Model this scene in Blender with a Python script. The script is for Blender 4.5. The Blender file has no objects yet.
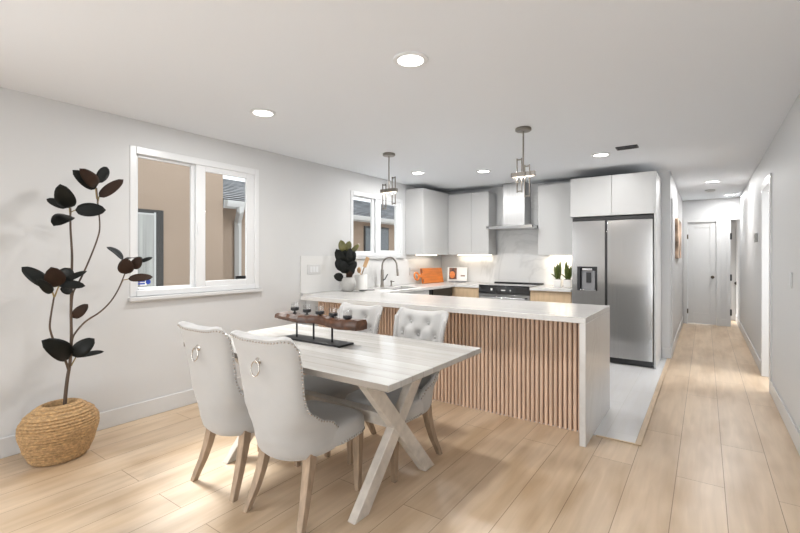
import bpy, bmesh, math, random
from mathutils import Vector, Matrix, Quaternion
R = math.radians
PI = math.pi
scene = bpy.context.scene
COL = scene.collection
random.seed(7)

# ------------------------------------------------------------------ camera
YAW = R(35.22)
CAM_H = 1.325
F_PX = 432.36
cam_d = bpy.data.cameras.new('camera')
cam_d.sensor_width = 36.0
cam_d.lens = 36.0 * F_PX / 800.0
cam_d.shift_y = -(266.5 - 256.7) / 800.0
cam_d.clip_start = 0.05
cam = bpy.data.objects.new('camera', cam_d)
COL.objects.link(cam)
cam.location = (0, 0, CAM_H)
cam.rotation_euler = (R(90), 0, YAW)
scene.camera = cam

# ------------------------------------------------------------------ world: bright overcast sky
w = bpy.data.worlds.new('overcast_sky')
scene.world = w
w.use_nodes = True
nt = w.node_tree
bg = nt.nodes['Background']
bg.inputs['Color'].default_value = (0.90, 0.95, 1.0, 1)
bg.inputs['Strength'].default_value = 1.3

# fill lights added at the unseen patio door, rear window and side room
def area(name, loc, rot, sx, sy, energy, color=(1, 1, 1), spread=180):
    l = bpy.data.lights.new(name, 'AREA')
    l.shape = 'RECTANGLE'
    l.size, l.size_y = sx, sy
    l.energy = energy
    l.color = color
    l.spread = R(spread)
    o = bpy.data.objects.new(name, l)
    o.location = loc
    o.rotation_euler = rot
    COL.objects.link(o)
    return o
area('patio_fill', (-0.30, -2.50, 1.12), (R(92), 0, 0), 1.45, 2.0, 34, (0.95, 0.975, 1.0))
area('rear_window_fill', (-3.70, -1.30, 1.45), (0, R(-76), 0), 1.3, 1.7, 38, (0.95, 0.975, 1.0))
area('side_room_fill', (2.0, 5.6, 1.35), (0, R(90), 0), 1.5, 1.6, 34, (0.96, 0.98, 1.0))  # added past the doorway to brighten the waterfall end; no window stands there

sun_d = bpy.data.lights.new('hazy_sun', 'SUN')
sun_d.energy = 8.0
sun_d.angle = R(22)
sun_d.color = (1.0, 0.985, 0.96)
sun = bpy.data.objects.new('hazy_sun', sun_d)
sun.rotation_euler = Vector((0.95, -0.20, -1.0)).to_track_quat('-Z', 'Y').to_euler()
COL.objects.link(sun)

LAMP_W = 9.4          # each recessed lamp
LAMP_COL = (1.0, 0.99, 0.975)

vs = scene.view_settings
vs.view_transform = 'Standard'
vs.look = 'None'
vs.exposure = 0.71
vs.gamma = 1.0
vs.use_curve_mapping = False

# ------------------------------------------------------------------ helpers
sY, cY = math.sin(YAW), math.cos(YAW)
def at(px, py, x=None, y=None, z=None):
    """the point of the place that the photo shows at a pixel, on a known plane"""
    d = Vector((-sY, cY, 0)) + Vector((cY, sY, 0)) * ((px - 400) / F_PX) + Vector((0, 0, 1)) * ((256.7 - py) / F_PX)
    t = x / d.x if x is not None else (y / d.y if y is not None else (z - CAM_H) / d.z)
    return Vector((0, 0, CAM_H)) + d * t

class MB:
    def __init__(s):
        s.bm = bmesh.new()
    def box(s, x0, x1, y0, y1, z0, z1, M=None):
        v = [Vector((x, y, z)) for z in (z0, z1) for y in (y0, y1) for x in (x0, x1)]
        if M: v = [M @ p for p in v]
        v = [s.bm.verts.new(p) for p in v]
        for f in ((0, 2, 3, 1), (4, 5, 7, 6), (0, 1, 5, 4), (2, 6, 7, 3), (0, 4, 6, 2), (1, 3, 7, 5)):
            s.bm.faces.new([v[i] for i in f])
        return s
    def quad(s, *pts):
        s.bm.faces.new([s.bm.verts.new(p) for p in pts])
        return s
    def loft(s, rings, cap=True, closed=True):
        rr = [[s.bm.verts.new(p) for p in r] for r in rings]
        n = len(rr[0])
        for a, b in zip(rr, rr[1:]):
            for i in range(n if closed else n - 1):
                j = (i + 1) % n
                s.bm.faces.new((a[i], a[j], b[j], b[i]))
        if cap:
            s.bm.faces.new(rr[0][::-1])
            s.bm.faces.new(rr[-1])
        return s
    def lathe(s, prof, c=(0, 0, 0), n=24, sx=1.0, sy=1.0, cap=True, M=None):
        rings = []
        for r, z in prof:
            ring = []
            for i in range(n):
                a = 2 * PI * i / n
                p = Vector((r * sx * math.cos(a), r * sy * math.sin(a), z))
                if M: p = M @ p
                ring.append(p + Vector(c))
            rings.append(ring)
        return s.loft(rings, cap)
    def cyl(s, a, b, r, n=12, r2=None):
        return s.tube([a, b], [r, r if r2 is None else r2], n)
    def tube(s, pts, r, n=8, closed=False, sq=False):
        pts = [Vector(p) for p in pts]
        m = len(pts)
        rs = r if isinstance(r, (list, tuple)) else [r] * m
        rings = []
        up = None
        for i, p in enumerate(pts):
            if closed:
                t = (pts[(i + 1) % m] - pts[i - 1]).normalized()
            else:
                t = (pts[min(i + 1, m - 1)] - pts[max(i - 1, 0)]).normalized()
            if up is None:
                up = Vector((0, 0, 1)) if abs(t.z) < 0.9 else Vector((1, 0, 0))
            u = (up - t * up.dot(t)).normalized()
            v = t.cross(u)
            up = u
            ring = []
            for k in range(n):
                a = 2 * PI * (k + (0.5 if sq else 0)) / n
                ring.append(p + (u * math.cos(a) + v * math.sin(a)) * rs[i])
            rings.append(ring)
        if closed:
            rings.append(rings[0])
            rr = [[s.bm.verts.new(p) for p in q] for q in rings[:-1]]
            rr.append(rr[0])
            for a_, b_ in zip(rr, rr[1:]):
                for k in range(n):
                    j = (k + 1) % n
                    s.bm.faces.new((a_[k], a_[j], b_[j], b_[k]))
            return s
        return s.loft(rings)
    def ball(s, c, r, sub=1, sc=(1, 1, 1)):
        g = bmesh.ops.create_icosphere(s.bm, subdivisions=sub, radius=r)
        for v in g['verts']:
            v.co = Vector((v.co.x * sc[0], v.co.y * sc[1], v.co.z * sc[2])) + Vector(c)
        return s
    def prism(s, pts, axis, a, b):
        """polygon of 2-D points swept along an axis ('x','y','z') from a to b"""
        def P(p, t):
            return {'x': (t, p[0], p[1]), 'y': (p[0], t, p[1]), 'z': (p[0], p[1], t)}[axis]
        return s.loft([[P(p, a) for p in pts], [P(p, b) for p in pts]])
    def build(s, name, m, parent=None, bevel=0, smooth=None, seg=2, solid=0, sub=0):
        bmesh.ops.recalc_face_normals(s.bm, faces=s.bm.faces[:])
        me = bpy.data.meshes.new(name)
        s.bm.to_mesh(me)
        s.bm.free()
        mats = m if isinstance(m, (list, tuple)) else [m]
        for q in mats: me.materials.append(q)
        o = bpy.data.objects.new(name, me)
        COL.objects.link(o)
        if parent: o.parent = parent
        if smooth is not None:
            for p in me.polygons: p.use_smooth = True
            me.set_sharp_from_angle(angle=R(smooth))
        if bevel:
            b = o.modifiers.new('bevel', 'BEVEL')
            b.width = bevel; b.segments = seg; b.limit_method = 'ANGLE'; b.angle_limit = R(40)
            b.harden_normals = False
            for p in me.polygons: p.use_smooth = True
            me.set_sharp_from_angle(angle=R(smooth if smooth is not None else 35))
        if solid:
            q = o.modifiers.new('thickness', 'SOLIDIFY'); q.thickness = solid; q.offset = 0
        if sub:
            q = o.modifiers.new('subdivision', 'SUBSURF'); q.levels = sub; q.render_levels = sub
        return o

def thing(name, label, cat, loc=(0, 0, 0), rz=0, group=None):
    o = bpy.data.objects.new(name, None)
    COL.objects.link(o)
    o.empty_display_size = 0.1
    o.location = loc
    o.rotation_euler = (0, 0, rz)
    return tag(o, label, cat, group)
def tag(o, label, cat, group=None):
    o['label'] = label
    o['category'] = cat
    if group: o['group'] = group
    return o
def struct(o, label=None):
    o['kind'] = 'structure'
    if label: o['label'] = label
    return o
def sempty(name, loc=(0, 0, 0)):
    o = bpy.data.objects.new(name, None)
    COL.objects.link(o)
    o.location = loc
    return struct(o)
def dup(root, loc, rz, label, group=None):
    r = root.copy(); COL.objects.link(r)
    r.location = loc; r.rotation_euler = (0, 0, rz)
    r['label'] = label
    if group: r['group'] = group
    for ch in list(root.children):
        c = ch.copy(); COL.objects.link(c); c.parent = r
        for g in list(ch.children):
            d = g.copy(); COL.objects.link(d); d.parent = c
    return r

# ------------------------------------------------------------------ materials
def mat(name, col, rough=0.5, metal=0.0, noise=None, bump=None, spec=0.5, coat=0, emit=None, sheen=0, trans=0):
    """noise = (scale, amount, stretch xyz); bump = (scale, strength, distance)"""
    m = bpy.data.materials.new(name)
    m.use_nodes = True
    t = m.node_tree
    b = t.nodes['Principled BSDF']
    b.inputs['Base Color'].default_value = (*col, 1)
    b.inputs['Roughness'].default_value = rough
    b.inputs['Metallic'].default_value = metal
    b.inputs['Specular IOR Level'].default_value = spec
    b.inputs['Coat Weight'].default_value = coat
    b.inputs['Sheen Weight'].default_value = sheen
    b.inputs['Transmission Weight'].default_value = trans
    if emit:
        b.inputs['Emission Color'].default_value = (*emit[0], 1)
        b.inputs['Emission Strength'].default_value = emit[1]
    tc = t.nodes.new('ShaderNodeTexCoord')
    if noise:
        sc, amt, st = noise
        mp = t.nodes.new('ShaderNodeMapping'); mp.inputs['Scale'].default_value = st
        t.links.new(tc.outputs['Object'], mp.inputs['Vector'])
        n = t.nodes.new('ShaderNodeTexNoise'); n.inputs['Scale'].default_value = sc; n.inputs['Detail'].default_value = 5
        t.links.new(mp.outputs[0], n.inputs['Vector'])
        r = t.nodes.new('ShaderNodeValToRGB')
        r.color_ramp.elements[0].position = 0.3; r.color_ramp.elements[1].position = 0.7
        r.color_ramp.elements[0].color = (*[c * (1 - amt) for c in col], 1)
        r.color_ramp.elements[1].color = (*[min(1, c * (1 + amt)) for c in col], 1)
        t.links.new(n.outputs['Fac'], r.inputs['Fac'])
        t.links.new(r.outputs['Color'], b.inputs['Base Color'])
    if bump:
        n2 = t.nodes.new('ShaderNodeTexNoise'); n2.inputs['Scale'].default_value = bump[0]; n2.inputs['Detail'].default_value = 4
        t.links.new(tc.outputs['Object'], n2.inputs['Vector'])
        bp = t.nodes.new('ShaderNodeBump'); bp.inputs['Strength'].default_value = bump[1]; bp.inputs['Distance'].default_value = bump[2]
        t.links.new(n2.outputs['Fac'], bp.inputs['Height'])
        t.links.new(bp.outputs['Normal'], b.inputs['Normal'])
    return m

def planks(name, c1, c2, seam, width, length, along='y', rough=0.4, grain=0.10, seam_w=0.004, spec=0.4, x_off=0.0, knots=True):
    m = bpy.data.materials.new(name); m.use_nodes = True
    t = m.node_tree; b = t.nodes['Principled BSDF']
    tc = t.nodes.new('ShaderNodeTexCoord')
    sep = t.nodes.new('ShaderNodeSeparateXYZ'); t.links.new(tc.outputs['Object'], sep.inputs[0])
    add = t.nodes.new('ShaderNodeMath'); add.operation = 'ADD'; add.inputs[1].default_value = x_off
    comb = t.nodes.new('ShaderNodeCombineXYZ')
    u, v = ('Y', 'X') if along == 'y' else ('X', 'Y')
    t.links.new(sep.outputs[u], comb.inputs['X'])
    t.links.new(sep.outputs[v], add.inputs[0]); t.links.new(add.outputs[0], comb.inputs['Y'])
    br = t.nodes.new('ShaderNodeTexBrick')
    br.offset = 0.37; br.offset_frequency = 2; br.squash = 1
    br.inputs['Color1'].default_value = (*c1, 1); br.inputs['Color2'].default_value = (*c2, 1); br.inputs['Mortar'].default_value = (*seam, 1)
    br.inputs['Scale'].default_value = 1.0
    br.inputs['Mortar Size'].default_value = seam_w / 2
    br.inputs['Mortar Smooth'].default_value = 0.1
    br.inputs['Bias'].default_value = 0.0
    br.inputs['Brick Width'].default_value = length; br.inputs['Row Height'].default_value = width
    t.links.new(comb.outputs[0], br.inputs['Vector'])
    mp = t.nodes.new('ShaderNodeMapping'); mp.inputs['Scale'].default_value = (1.2, 14, 1)
    t.links.new(comb.outputs[0], mp.inputs['Vector'])
    n = t.nodes.new('ShaderNodeTexNoise'); n.inputs['Scale'].default_value = 1.6; n.inputs['Detail'].default_value = 7; n.inputs['Distortion'].default_value = 0.6
    t.links.new(mp.outputs[0], n.inputs['Vector'])
    r = t.nodes.new('ShaderNodeValToRGB')
    r.color_ramp.elements[0].position = 0.3; r.color_ramp.elements[1].position = 0.72
    lo = 1 - grain * 1.6
    r.color_ramp.elements[0].color = (lo, lo * 0.985, lo * 0.96, 1); r.color_ramp.elements[1].color = (1, 1, 1, 1)
    t.links.new(n.outputs['Fac'], r.inputs['Fac'])
    mx = t.nodes.new('ShaderNodeMix'); mx.data_type = 'RGBA'; mx.blend_type = 'MULTIPLY'; mx.inputs['Factor'].default_value = 1
    t.links.new(br.outputs['Color'], mx.inputs[6]); t.links.new(r.outputs['Color'], mx.inputs[7])
    last = mx.outputs[2]
    if knots:
        mp2 = t.nodes.new('ShaderNodeMapping'); mp2.inputs['Scale'].default_value = (1.3, 4.5, 1)
        t.links.new(comb.outputs[0], mp2.inputs['Vector'])
        n3 = t.nodes.new('ShaderNodeTexNoise'); n3.inputs['Scale'].default_value = 1.1; n3.inputs['Detail'].default_value = 2
        t.links.new(mp2.outputs[0], n3.inputs['Vector'])
        r3 = t.nodes.new('ShaderNodeValToRGB')
        r3.color_ramp.elements[0].position = 0.32; r3.color_ramp.elements[0].color = (0.80, 0.74, 0.66, 1)
        r3.color_ramp.elements[1].position = 0.55; r3.color_ramp.elements[1].color = (1, 1, 1, 1)
        t.links.new(n3.outputs['Fac'], r3.inputs['Fac'])
        mx3 = t.nodes.new('ShaderNodeMix'); mx3.data_type = 'RGBA'; mx3.blend_type = 'MULTIPLY'; mx3.inputs['Factor'].default_value = 1
        t.links.new(last, mx3.inputs[6]); t.links.new(r3.outputs['Color'], mx3.inputs[7])
        last = mx3.outputs[2]
    t.links.new(last, b.inputs['Base Color'])
    b.inputs['Roughness'].default_value = rough
    b.inputs['Specular IOR Level'].default_value = spec
    bp = t.nodes.new('ShaderNodeBump'); bp.inputs['Strength'].default_value = 0.25; bp.inputs['Distance'].default_value = 0.002
    inv = t.nodes.new('ShaderNodeMath'); inv.operation = 'SUBTRACT'; inv.inputs[0].default_value = 1
    t.links.new(br.outputs['Fac'], inv.inputs[1]); t.links.new(inv.outputs[0], bp.inputs['Height'])
    t.links.new(bp.outputs['Normal'], b.inputs['Normal'])
    return m

def stone(name, base, vein, scale, rough, width=0.03, coat=0.0):
    m = bpy.data.materials.new(name); m.use_nodes = True
    t = m.node_tree; b = t.nodes['Principled BSDF']
    tc = t.nodes.new('ShaderNodeTexCoord')
    mp = t.nodes.new('ShaderNodeMapping'); mp.inputs['Rotation'].default_value = (R(20), R(35), R(25)); mp.inputs['Scale'].default_value = (1, 1, 0.6)
    t.links.new(tc.outputs['Object'], mp.inputs['Vector'])
    n = t.nodes.new('ShaderNodeTexNoise'); n.inputs['Scale'].default_value = scale; n.inputs['Detail'].default_value = 6; n.inputs['Roughness'].default_value = 0.55; n.inputs['Distortion'].default_value = 0.8
    t.links.new(mp.outputs[0], n.inputs['Vector'])
    r = t.nodes.new('ShaderNodeValToRGB')
    e = r.color_ramp.elements
    e[0].position = 0.5 - width; e[0].color = (*base, 1)
    e[1].position = 0.5 + width; e[1].color = (*base, 1)
    k = e.new(0.5); k.color = (*vein, 1)
    t.links.new(n.outputs['Fac'], r.inputs['Fac'])
    t.links.new(r.outputs['Color'], b.inputs['Base Color'])
    b.inputs['Roughness'].default_value = rough
    return m

def glass(name, tint=(1, 1, 1), refl=1.0):
    m = bpy.data.materials.new(name); m.use_nodes = True
    t = m.node_tree
    for n in list(t.nodes):
        if n.type != 'OUTPUT_MATERIAL': t.nodes.remove(n)
    out = t.nodes['Material Output']
    tr = t.nodes.new('ShaderNodeBsdfTransparent'); tr.inputs['Color'].default_value = (*tint, 1)
    gl = t.nodes.new('ShaderNodeBsdfGlossy'); gl.inputs['Roughness'].default_value = 0.02
    mix = t.nodes.new('ShaderNodeMixShader')
    mix.inputs[0].default_value = 0.09 * refl
    t.links.new(tr.outputs[0], mix.inputs[1]); t.links.new(gl.outputs[0], mix.inputs[2])
    t.links.new(mix.outputs[0], out.inputs['Surface'])
    return m

M = {}
M['wall'] = mat('white_wall_paint', (0.595, 0.60, 0.603), 0.55, bump=(180, 0.03, 0.001))
M['ceil'] = mat('white_ceiling_paint', (0.75, 0.775, 0.81), 0.8, bump=(150, 0.03, 0.001))
M['trim'] = mat('white_trim_paint', (0.60, 0.603, 0.603), 0.32)
M['vinyl'] = mat('white_window_vinyl', (0.70, 0.71, 0.72), 0.28)
M['floor'] = planks('light_oak_planks', (0.60, 0.455, 0.315), (0.69, 0.54, 0.39), (0.27, 0.18, 0.11), 0.235, 1.9, 'y', 0.34, 0.10, 0.0035, 0.45, x_off=0.144 + 0.235 * 40)
M['tile'] = planks('white_kitchen_tile', (0.68, 0.68, 0.69), (0.70, 0.70, 0.71), (0.62, 0.62, 0.61), 0.6, 1.2, 'y', 0.22, 0.02, 0.004, 0.5, knots=False)
M['stripwood'] = mat('oak_strip', (0.56, 0.42, 0.28), 0.4, noise=(6, 0.12, (8, 1, 8)))
M['quartz'] = stone('white_quartz', (0.64, 0.63, 0.615), (0.60, 0.59, 0.575), 1.6, 0.2, 0.02)
M['splash'] = stone('veined_marble_slab', (0.70, 0.70, 0.695), (0.62, 0.62, 0.615), 0.9, 0.16, 0.016)
M['slat'] = mat('oak_slats', (0.72, 0.53, 0.40), 0.5, noise=(5, 0.16, (9, 9, 0.7)))
M['slatback'] = mat('dark_slat_backing', (0.22, 0.125, 0.08), 0.7)
M['cab'] = mat('white_gloss_cabinet', (0.53, 0.53, 0.525), 0.35)
M['cabside'] = mat('white_cabinet_side', (0.50, 0.50, 0.497), 0.4)
M['oakcab'] = mat('natural_oak_cabinet', (0.56, 0.41, 0.26), 0.42, noise=(4, 0.10, (7, 7, 0.8)))
M['gap'] = mat('dark_gap', (0.015, 0.015, 0.015), 0.8)
M['steel'] = mat('brushed_stainless', (0.40, 0.395, 0.39), 0.15, 1.0, noise=(3, 0.05, (60, 60, 0.6)), bump=(1.6, 0.05, 0.02))
M['hoodsteel'] = mat('satin_hood_steel', (0.50, 0.50, 0.50), 0.34, 1.0, noise=(3, 0.08, (40, 40, 0.5)))
M['steel2'] = mat('polished_stainless', (0.52, 0.52, 0.52), 0.18, 1.0)
M['darksteel'] = mat('dark_steel_side', (0.16, 0.16, 0.16), 0.4, 0.8)
M['nickel'] = mat('brushed_nickel', (0.27, 0.25, 0.225), 0.28, 1.0)
M['black'] = mat('black_plastic', (0.012, 0.012, 0.013), 0.3)
M['blackglass'] = mat('black_glass', (0.008, 0.008, 0.009), 0.06, coat=0.6)
M['greyplastic'] = mat('grey_plastic', (0.22, 0.22, 0.23), 0.35)
M['iron'] = mat('black_iron', (0.02, 0.02, 0.022), 0.45, 0.3)
M['tabletop'] = planks('whitewashed_table_boards', (0.47, 0.455, 0.43), (0.54, 0.53, 0.51), (0.30, 0.27, 0.24), 0.0965, 3.2, 'x', 0.20, 0.10, 0.003, 0.5, x_off=0.0, knots=False)
M['tablewood'] = mat('whitewashed_table_wood', (0.58, 0.53, 0.47), 0.45, noise=(5, 0.14, (3, 3, 3)))
M['fabric'] = mat('cream_velvet', (0.425, 0.418, 0.408), 0.85, noise=(6, 0.04, (1, 1, 1)), bump=(420, 0.12, 0.002), sheen=0.35)
M['legwood'] = mat('weathered_oak_leg', (0.36, 0.265, 0.185), 0.5, noise=(8, 0.22, (5, 5, 1)))
M['nail'] = mat('nickel_nailhead', (0.55, 0.52, 0.48), 0.25, 1.0)
M['board'] = mat('walnut_live_edge', (0.085, 0.034, 0.015), 0.35, noise=(7, 0.5, (1, 5, 5)))
M['bark'] = mat('grey_bark', (0.20, 0.165, 0.15), 0.75, noise=(16, 0.5, (1, 1, 1)), bump=(30, 0.6, 0.01))
M['clear'] = glass('clear_cup_glass', (0.97, 0.97, 0.97), 1.0)
M['pane'] = glass('window_glass', (0.98, 0.99, 0.99), 0.35)
M['wax'] = mat('black_candle_wax', (0.02, 0.018, 0.016), 0.5)
M['leaf'] = mat('dark_rubber_leaf', (0.006, 0.007, 0.006), 0.42, noise=(9, 0.4, (1, 1, 1)), spec=0.22)
M['leafbrown'] = mat('brown_leaf_underside', (0.028, 0.013, 0.007), 0.55, spec=0.25, noise=(9, 0.3, (1, 1, 1)))
M['leafgreen'] = mat('olive_leaf', (0.10, 0.095, 0.02), 0.35, noise=(9, 0.4, (1, 1, 1)))
M['bract'] = mat('olive_leaf_stalk', (0.24, 0.17, 0.06), 0.5)
M['stem'] = mat('brown_stem', (0.085, 0.055, 0.035), 0.6, noise=(20, 0.4, (1, 1, 0.3)))
M['seagrass'] = mat('woven_seagrass', (0.42, 0.265, 0.125), 0.75, noise=(60, 0.40, (1, 1, 1.5)), bump=(140, 0.6, 0.006))
M['soil'] = mat('dark_soil', (0.02, 0.014, 0.01), 0.9)
M['ceramic'] = mat('grey_white_ceramic', (0.46, 0.455, 0.44), 0.4, noise=(25, 0.06, (1, 1, 1)))
M['white'] = mat('white_ceramic', (0.80, 0.79, 0.77), 0.35)
M['orange'] = mat('orange_wood_board', (0.66, 0.185, 0.025), 0.38, noise=(4, 0.18, (1, 1, 7)))
M['darkorange'] = mat('dark_board_edge', (0.20, 0.05, 0.012), 0.5)
M['spoonwood'] = mat('pale_spoon_wood', (0.60, 0.38, 0.20), 0.5)
M['snake'] = mat('snake_plant_green', (0.09, 0.12, 0.025), 0.4, noise=(30, 0.5, (1, 1, 2)))
M['paper'] = mat('white_paper', (0.82, 0.81, 0.79), 0.6)
M['photo'] = mat('food_photo_print', (0.16, 0.06, 0.025), 0.4, noise=(22, 0.75, (1, 1, 1)))
M['lamp'] = mat('lit_diffuser', (0.9, 0.9, 0.9), 0.5, emit=((1.0, 0.96, 0.90), 6.0))
M['led'] = mat('lit_led_strip', (0.9, 0.9, 0.9), 0.5, emit=((1.0, 0.88, 0.70), 2.2))
M['stucco'] = mat('beige_stucco', (0.33, 0.25, 0.188), 0.9, noise=(1.2, 0.06, (1, 1, 1)), bump=(40, 0.25, 0.01))
M['fascia'] = mat('white_fascia', (0.50, 0.50, 0.49), 0.5)
M['curtain'] = mat('grey_white_curtain', (0.30, 0.30, 0.285), 0.8, noise=(9, 0.5, (1, 1, 0.05)))
M['darkwin'] = mat('dark_window_screen', (0.10, 0.115, 0.125), 0.25)
M['bronze'] = mat('dark_bronze_frame', (0.02, 0.018, 0.016), 0.5)
M['blue'] = mat('blue_sticker_print', (0.02, 0.06, 0.36), 0.4)
M['brass'] = mat('dark_bronze_knob', (0.10, 0.08, 0.06), 0.3, 0.9)
M['art'] = mat('brown_and_white_abstract_canvas', (0.42, 0.30, 0.22), 0.7, noise=(3.2, 0.9, (1, 1, 1.6)))
M['concrete'] = mat('grey_side_yard', (0.13, 0.13, 0.13), 0.9)
def shingle_mat():
    m = planks('grey_roof_shingle', (0.05, 0.056, 0.066), (0.13, 0.14, 0.155), (0.02, 0.02, 0.024), 0.2, 0.34, 'y', 0.85, 0.3, 0.016, 0.2, knots=False)
    return m
M['shingle'] = shingle_mat()

# ------------------------------------------------------------------ setting
XL, XR, YB, YK, YE, H = -3.78, 0.525, -2.6, 6.6, 10.3, 2.44
T = 0.14
struct(MB().box(XL - T, 2.2, YB - T, 11.6, -0.10, 0).build('floor', M['floor']), 'light oak plank floor')
struct(MB().box(XL - T, 2.2, YB - T, 11.6, H, H + 0.1).build('ceiling', M['ceil']), 'white ceiling')
struct(MB().box(XL, -0.405, 3.452, YK, 0.0, 0.006).build('floor_kitchen', M['tile']), 'white tiled kitchen floor')
tm = MB().box(-0.405, -0.365, 3.435, YK, 0.0, 0.010).box(-0.66, -0.405, 3.435, 3.452, 0, 0.010)
struct(tm.build('trim_1', M['stripwood'], bevel=0.003), 'oak strip where planks meet kitchen tile')

W1 = (1.60, 2.80, 1.02, 2.20)      # dining window opening: y0 y1 z0 z1
W2 = (4.25, 5.40, 1.35, 2.17)      # sink window opening
wl = MB()
x0, x1 = XL - T, XL
W3 = (-2.20, -0.40, 0.75, 2.15)  # opening for the added rear window
wl.box(x0, x1, YB, W3[0], 0, H); wl.box(x0, x1, W3[1], W1[0], 0, H); wl.box(x0, x1, W3[0], W3[1], 0, W3[2]); wl.box(x0, x1, W3[0], W3[1], W3[3], H)
wl.box(x0, x1, W1[0], W1[1], 0, W1[2]); wl.box(x0, x1, W1[0], W1[1], W1[3], H)
wl.box(x0, x1, W1[1], W2[0], 0, H)
wl.box(x0, x1, W2[0], W2[1], 0, W2[2]); wl.box(x0, x1, W2[0], W2[1], W2[3], H)
wl.box(x0, x1, W2[1], YK + T, 0, H)
struct(wl.build('wall_left', M['wall']), 'white left wall with two windows')
DY0, DY1, DZ = 5.52, 6.24, 2.06     # doorway in the right wall
wr = MB()
wr.box(XR, XR + T, YB, DY0, 0, H); wr.box(XR, XR + T, DY0, DY1, DZ, H); wr.box(XR, XR + T, DY1, 11.5, 0, H)
struct(wr.build('wall_right', M['wall']), 'white right wall with a cased doorway')
wb = MB()
wb.box(XL, -1.07, YB - T, YB, 0, H); wb.box(0.47, XR, YB - T, YB, 0, H); wb.box(-1.07, 0.47, YB - T, YB, 2.16, H)
struct(wb.build('wall_back', M['wall']))
struct(MB().box(XL, -0.37, YK, YK + T, 0, H).build('wall_kitchen', M['wall']), 'kitchen wall behind range and fridge')
HD0, HD1 = 6.95, 7.35
wh = MB()
wh.box(-0.37 - T, -0.37, YK + T, YE, 0, H)
struct(wh.build('wall_hall_left', M['wall']), 'white left wall of the hallway')
D1 = (-0.285, 0.175, 2.0)
we = MB()
we.box(-0.37, D1[0], YE, YE + T, 0, H); we.box(D1[0], D1[1], YE, YE + T, D1[2], H)
we.box(D1[1], 0.39, YE, YE + T, 0, H); we.box(0.39, XR, YE, YE + T, 2.02, H)
struct(we.build('wall_hall_end', M['wall']), 'white end wall of the hallway')
struct(MB().box(0.1, 2.2, 11.38, 11.5, 0, H).build('wall_far', M['wall']))
struct(MB().box(2.06, 2.2, 4.6, 7.4, 0, H).box(XR + T, 2.2, 4.5, 4.6, 0, H).box(XR + T, 2.2, 7.4, 7.5, 0, H).build('wall_side_room', M['wall']))

# baseboards
def base(name, x0, x1, y0, y1, h=0.135):
    return struct(MB().box(x0, x1, y0, y1, 0, h).build(name, M['trim'], bevel=0.006))
base('baseboard_left', XL, XL + 0.014, YB, 3.38)
base('baseboard_right', XR - 0.014, XR, YB, DY0 - 0.07)
base('baseboard_right_hall', XR - 0.014, XR, DY1 + 0.07, 11.3)
base('baseboard_hall', -0.37, -0.356, YK + 0.0, YE)
base('baseboard_fridge', -0.46, -0.356, YK - 0.014, YK)
base('baseboard_hall_end', D1[1] + 0.07, 0.345, YE - 0.012, YE)
base('baseboard_far', 0.1, 2.0, 11.366, 11.38)

# right doorway casing: jambs and head lining through the wall, flat casings on the wall
cs = MB()
cs.box(XR - 0.016, XR + T + 0.016, DY1 - 0.012, DY1 + 0.07, 0, DZ + 0.07)
cs.box(XR - 0.016, XR + T + 0.016, DY0 - 0.07, DY0 + 0.012, 0, DZ + 0.07)
cs.box(XR - 0.016, XR + T + 0.016, DY0 + 0.012, DY1 - 0.012, DZ - 0.012, DZ + 0.07)
struct(cs.build('trim_2', M['trim'], bevel=0.003), 'white casing of the doorway in the right wall')
# hallway casing on the left hall wall
struct(MB().box(-0.37, -0.354, 6.78, 6.87, 0, 2.1).build('trim_3', M['trim'], bevel=0.003), 'white casing strip on the left hall wall')
# casing of hall end door and far opening
ce = MB()
ce.box(D1[0] - 0.07, D1[0], YE - 0.016, YE, 0, D1[2] + 0.07); ce.box(D1[1], D1[1] + 0.07, YE - 0.016, YE, 0, D1[2] + 0.07)
ce.box(D1[0], D1[1], YE - 0.016, YE, D1[2], D1[2] + 0.07)
struct(ce.build('trim_4', M['trim'], bevel=0.003), 'white casing around the hallway end door')
ce2 = MB().box(0.335, 0.395, YE - 0.016, YE + T, 0, 2.09).box(0.395, XR - 0.014, YE - 0.016, YE + T, 2.02, 2.09)
struct(ce2.build('trim_5', M['trim'], bevel=0.003), 'white casing beside the far opening')

# hall end door (shaker)
d = sempty('door_1', (0, YE + 0.03, 0))
d['label'] = 'white shaker door at the end of the hallway'
mb = MB().box(D1[0] + 0.004, D1[1] - 0.004, 0.012, 0.04, 0.01, D1[2] - 0.004)
mb.box(D1[0] + 0.004, D1[0] + 0.10, 0, 0.0121, 0.01, D1[2] - 0.004); mb.box(D1[1] - 0.10, D1[1] - 0.004, 0, 0.0121, 0.01, D1[2] - 0.004)
mb.box(D1[0] + 0.10, D1[1] - 0.10, 0, 0.0121, D1[2] - 0.11, D1[2] - 0.004); mb.box(D1[0] + 0.10, D1[1] - 0.10, 0, 0.0121, 0.01, 0.22)
mb.build('door_panel', M['trim'], d, bevel=0.003)
k = MB(); k.lathe([(0.012, 0), (0.012, 0.03), (0.028, 0.036), (0.030, 0.05), (0.020, 0.062), (0.0, 0.064)], n=16, M=Matrix.Rotation(R(90), 4, 'X'), c=(D1[1] - 0.06, 0, 0.93))
k.build('door_knob', M['brass'], d, smooth=40)
for z in (0.25, 1.72):
    MB().box(D1[0] - 0.012, D1[0] + 0.012, -0.048, -0.001, z - 0.045, z + 0.045).build('hinge', M['brass'], d, bevel=0.003)
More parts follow.
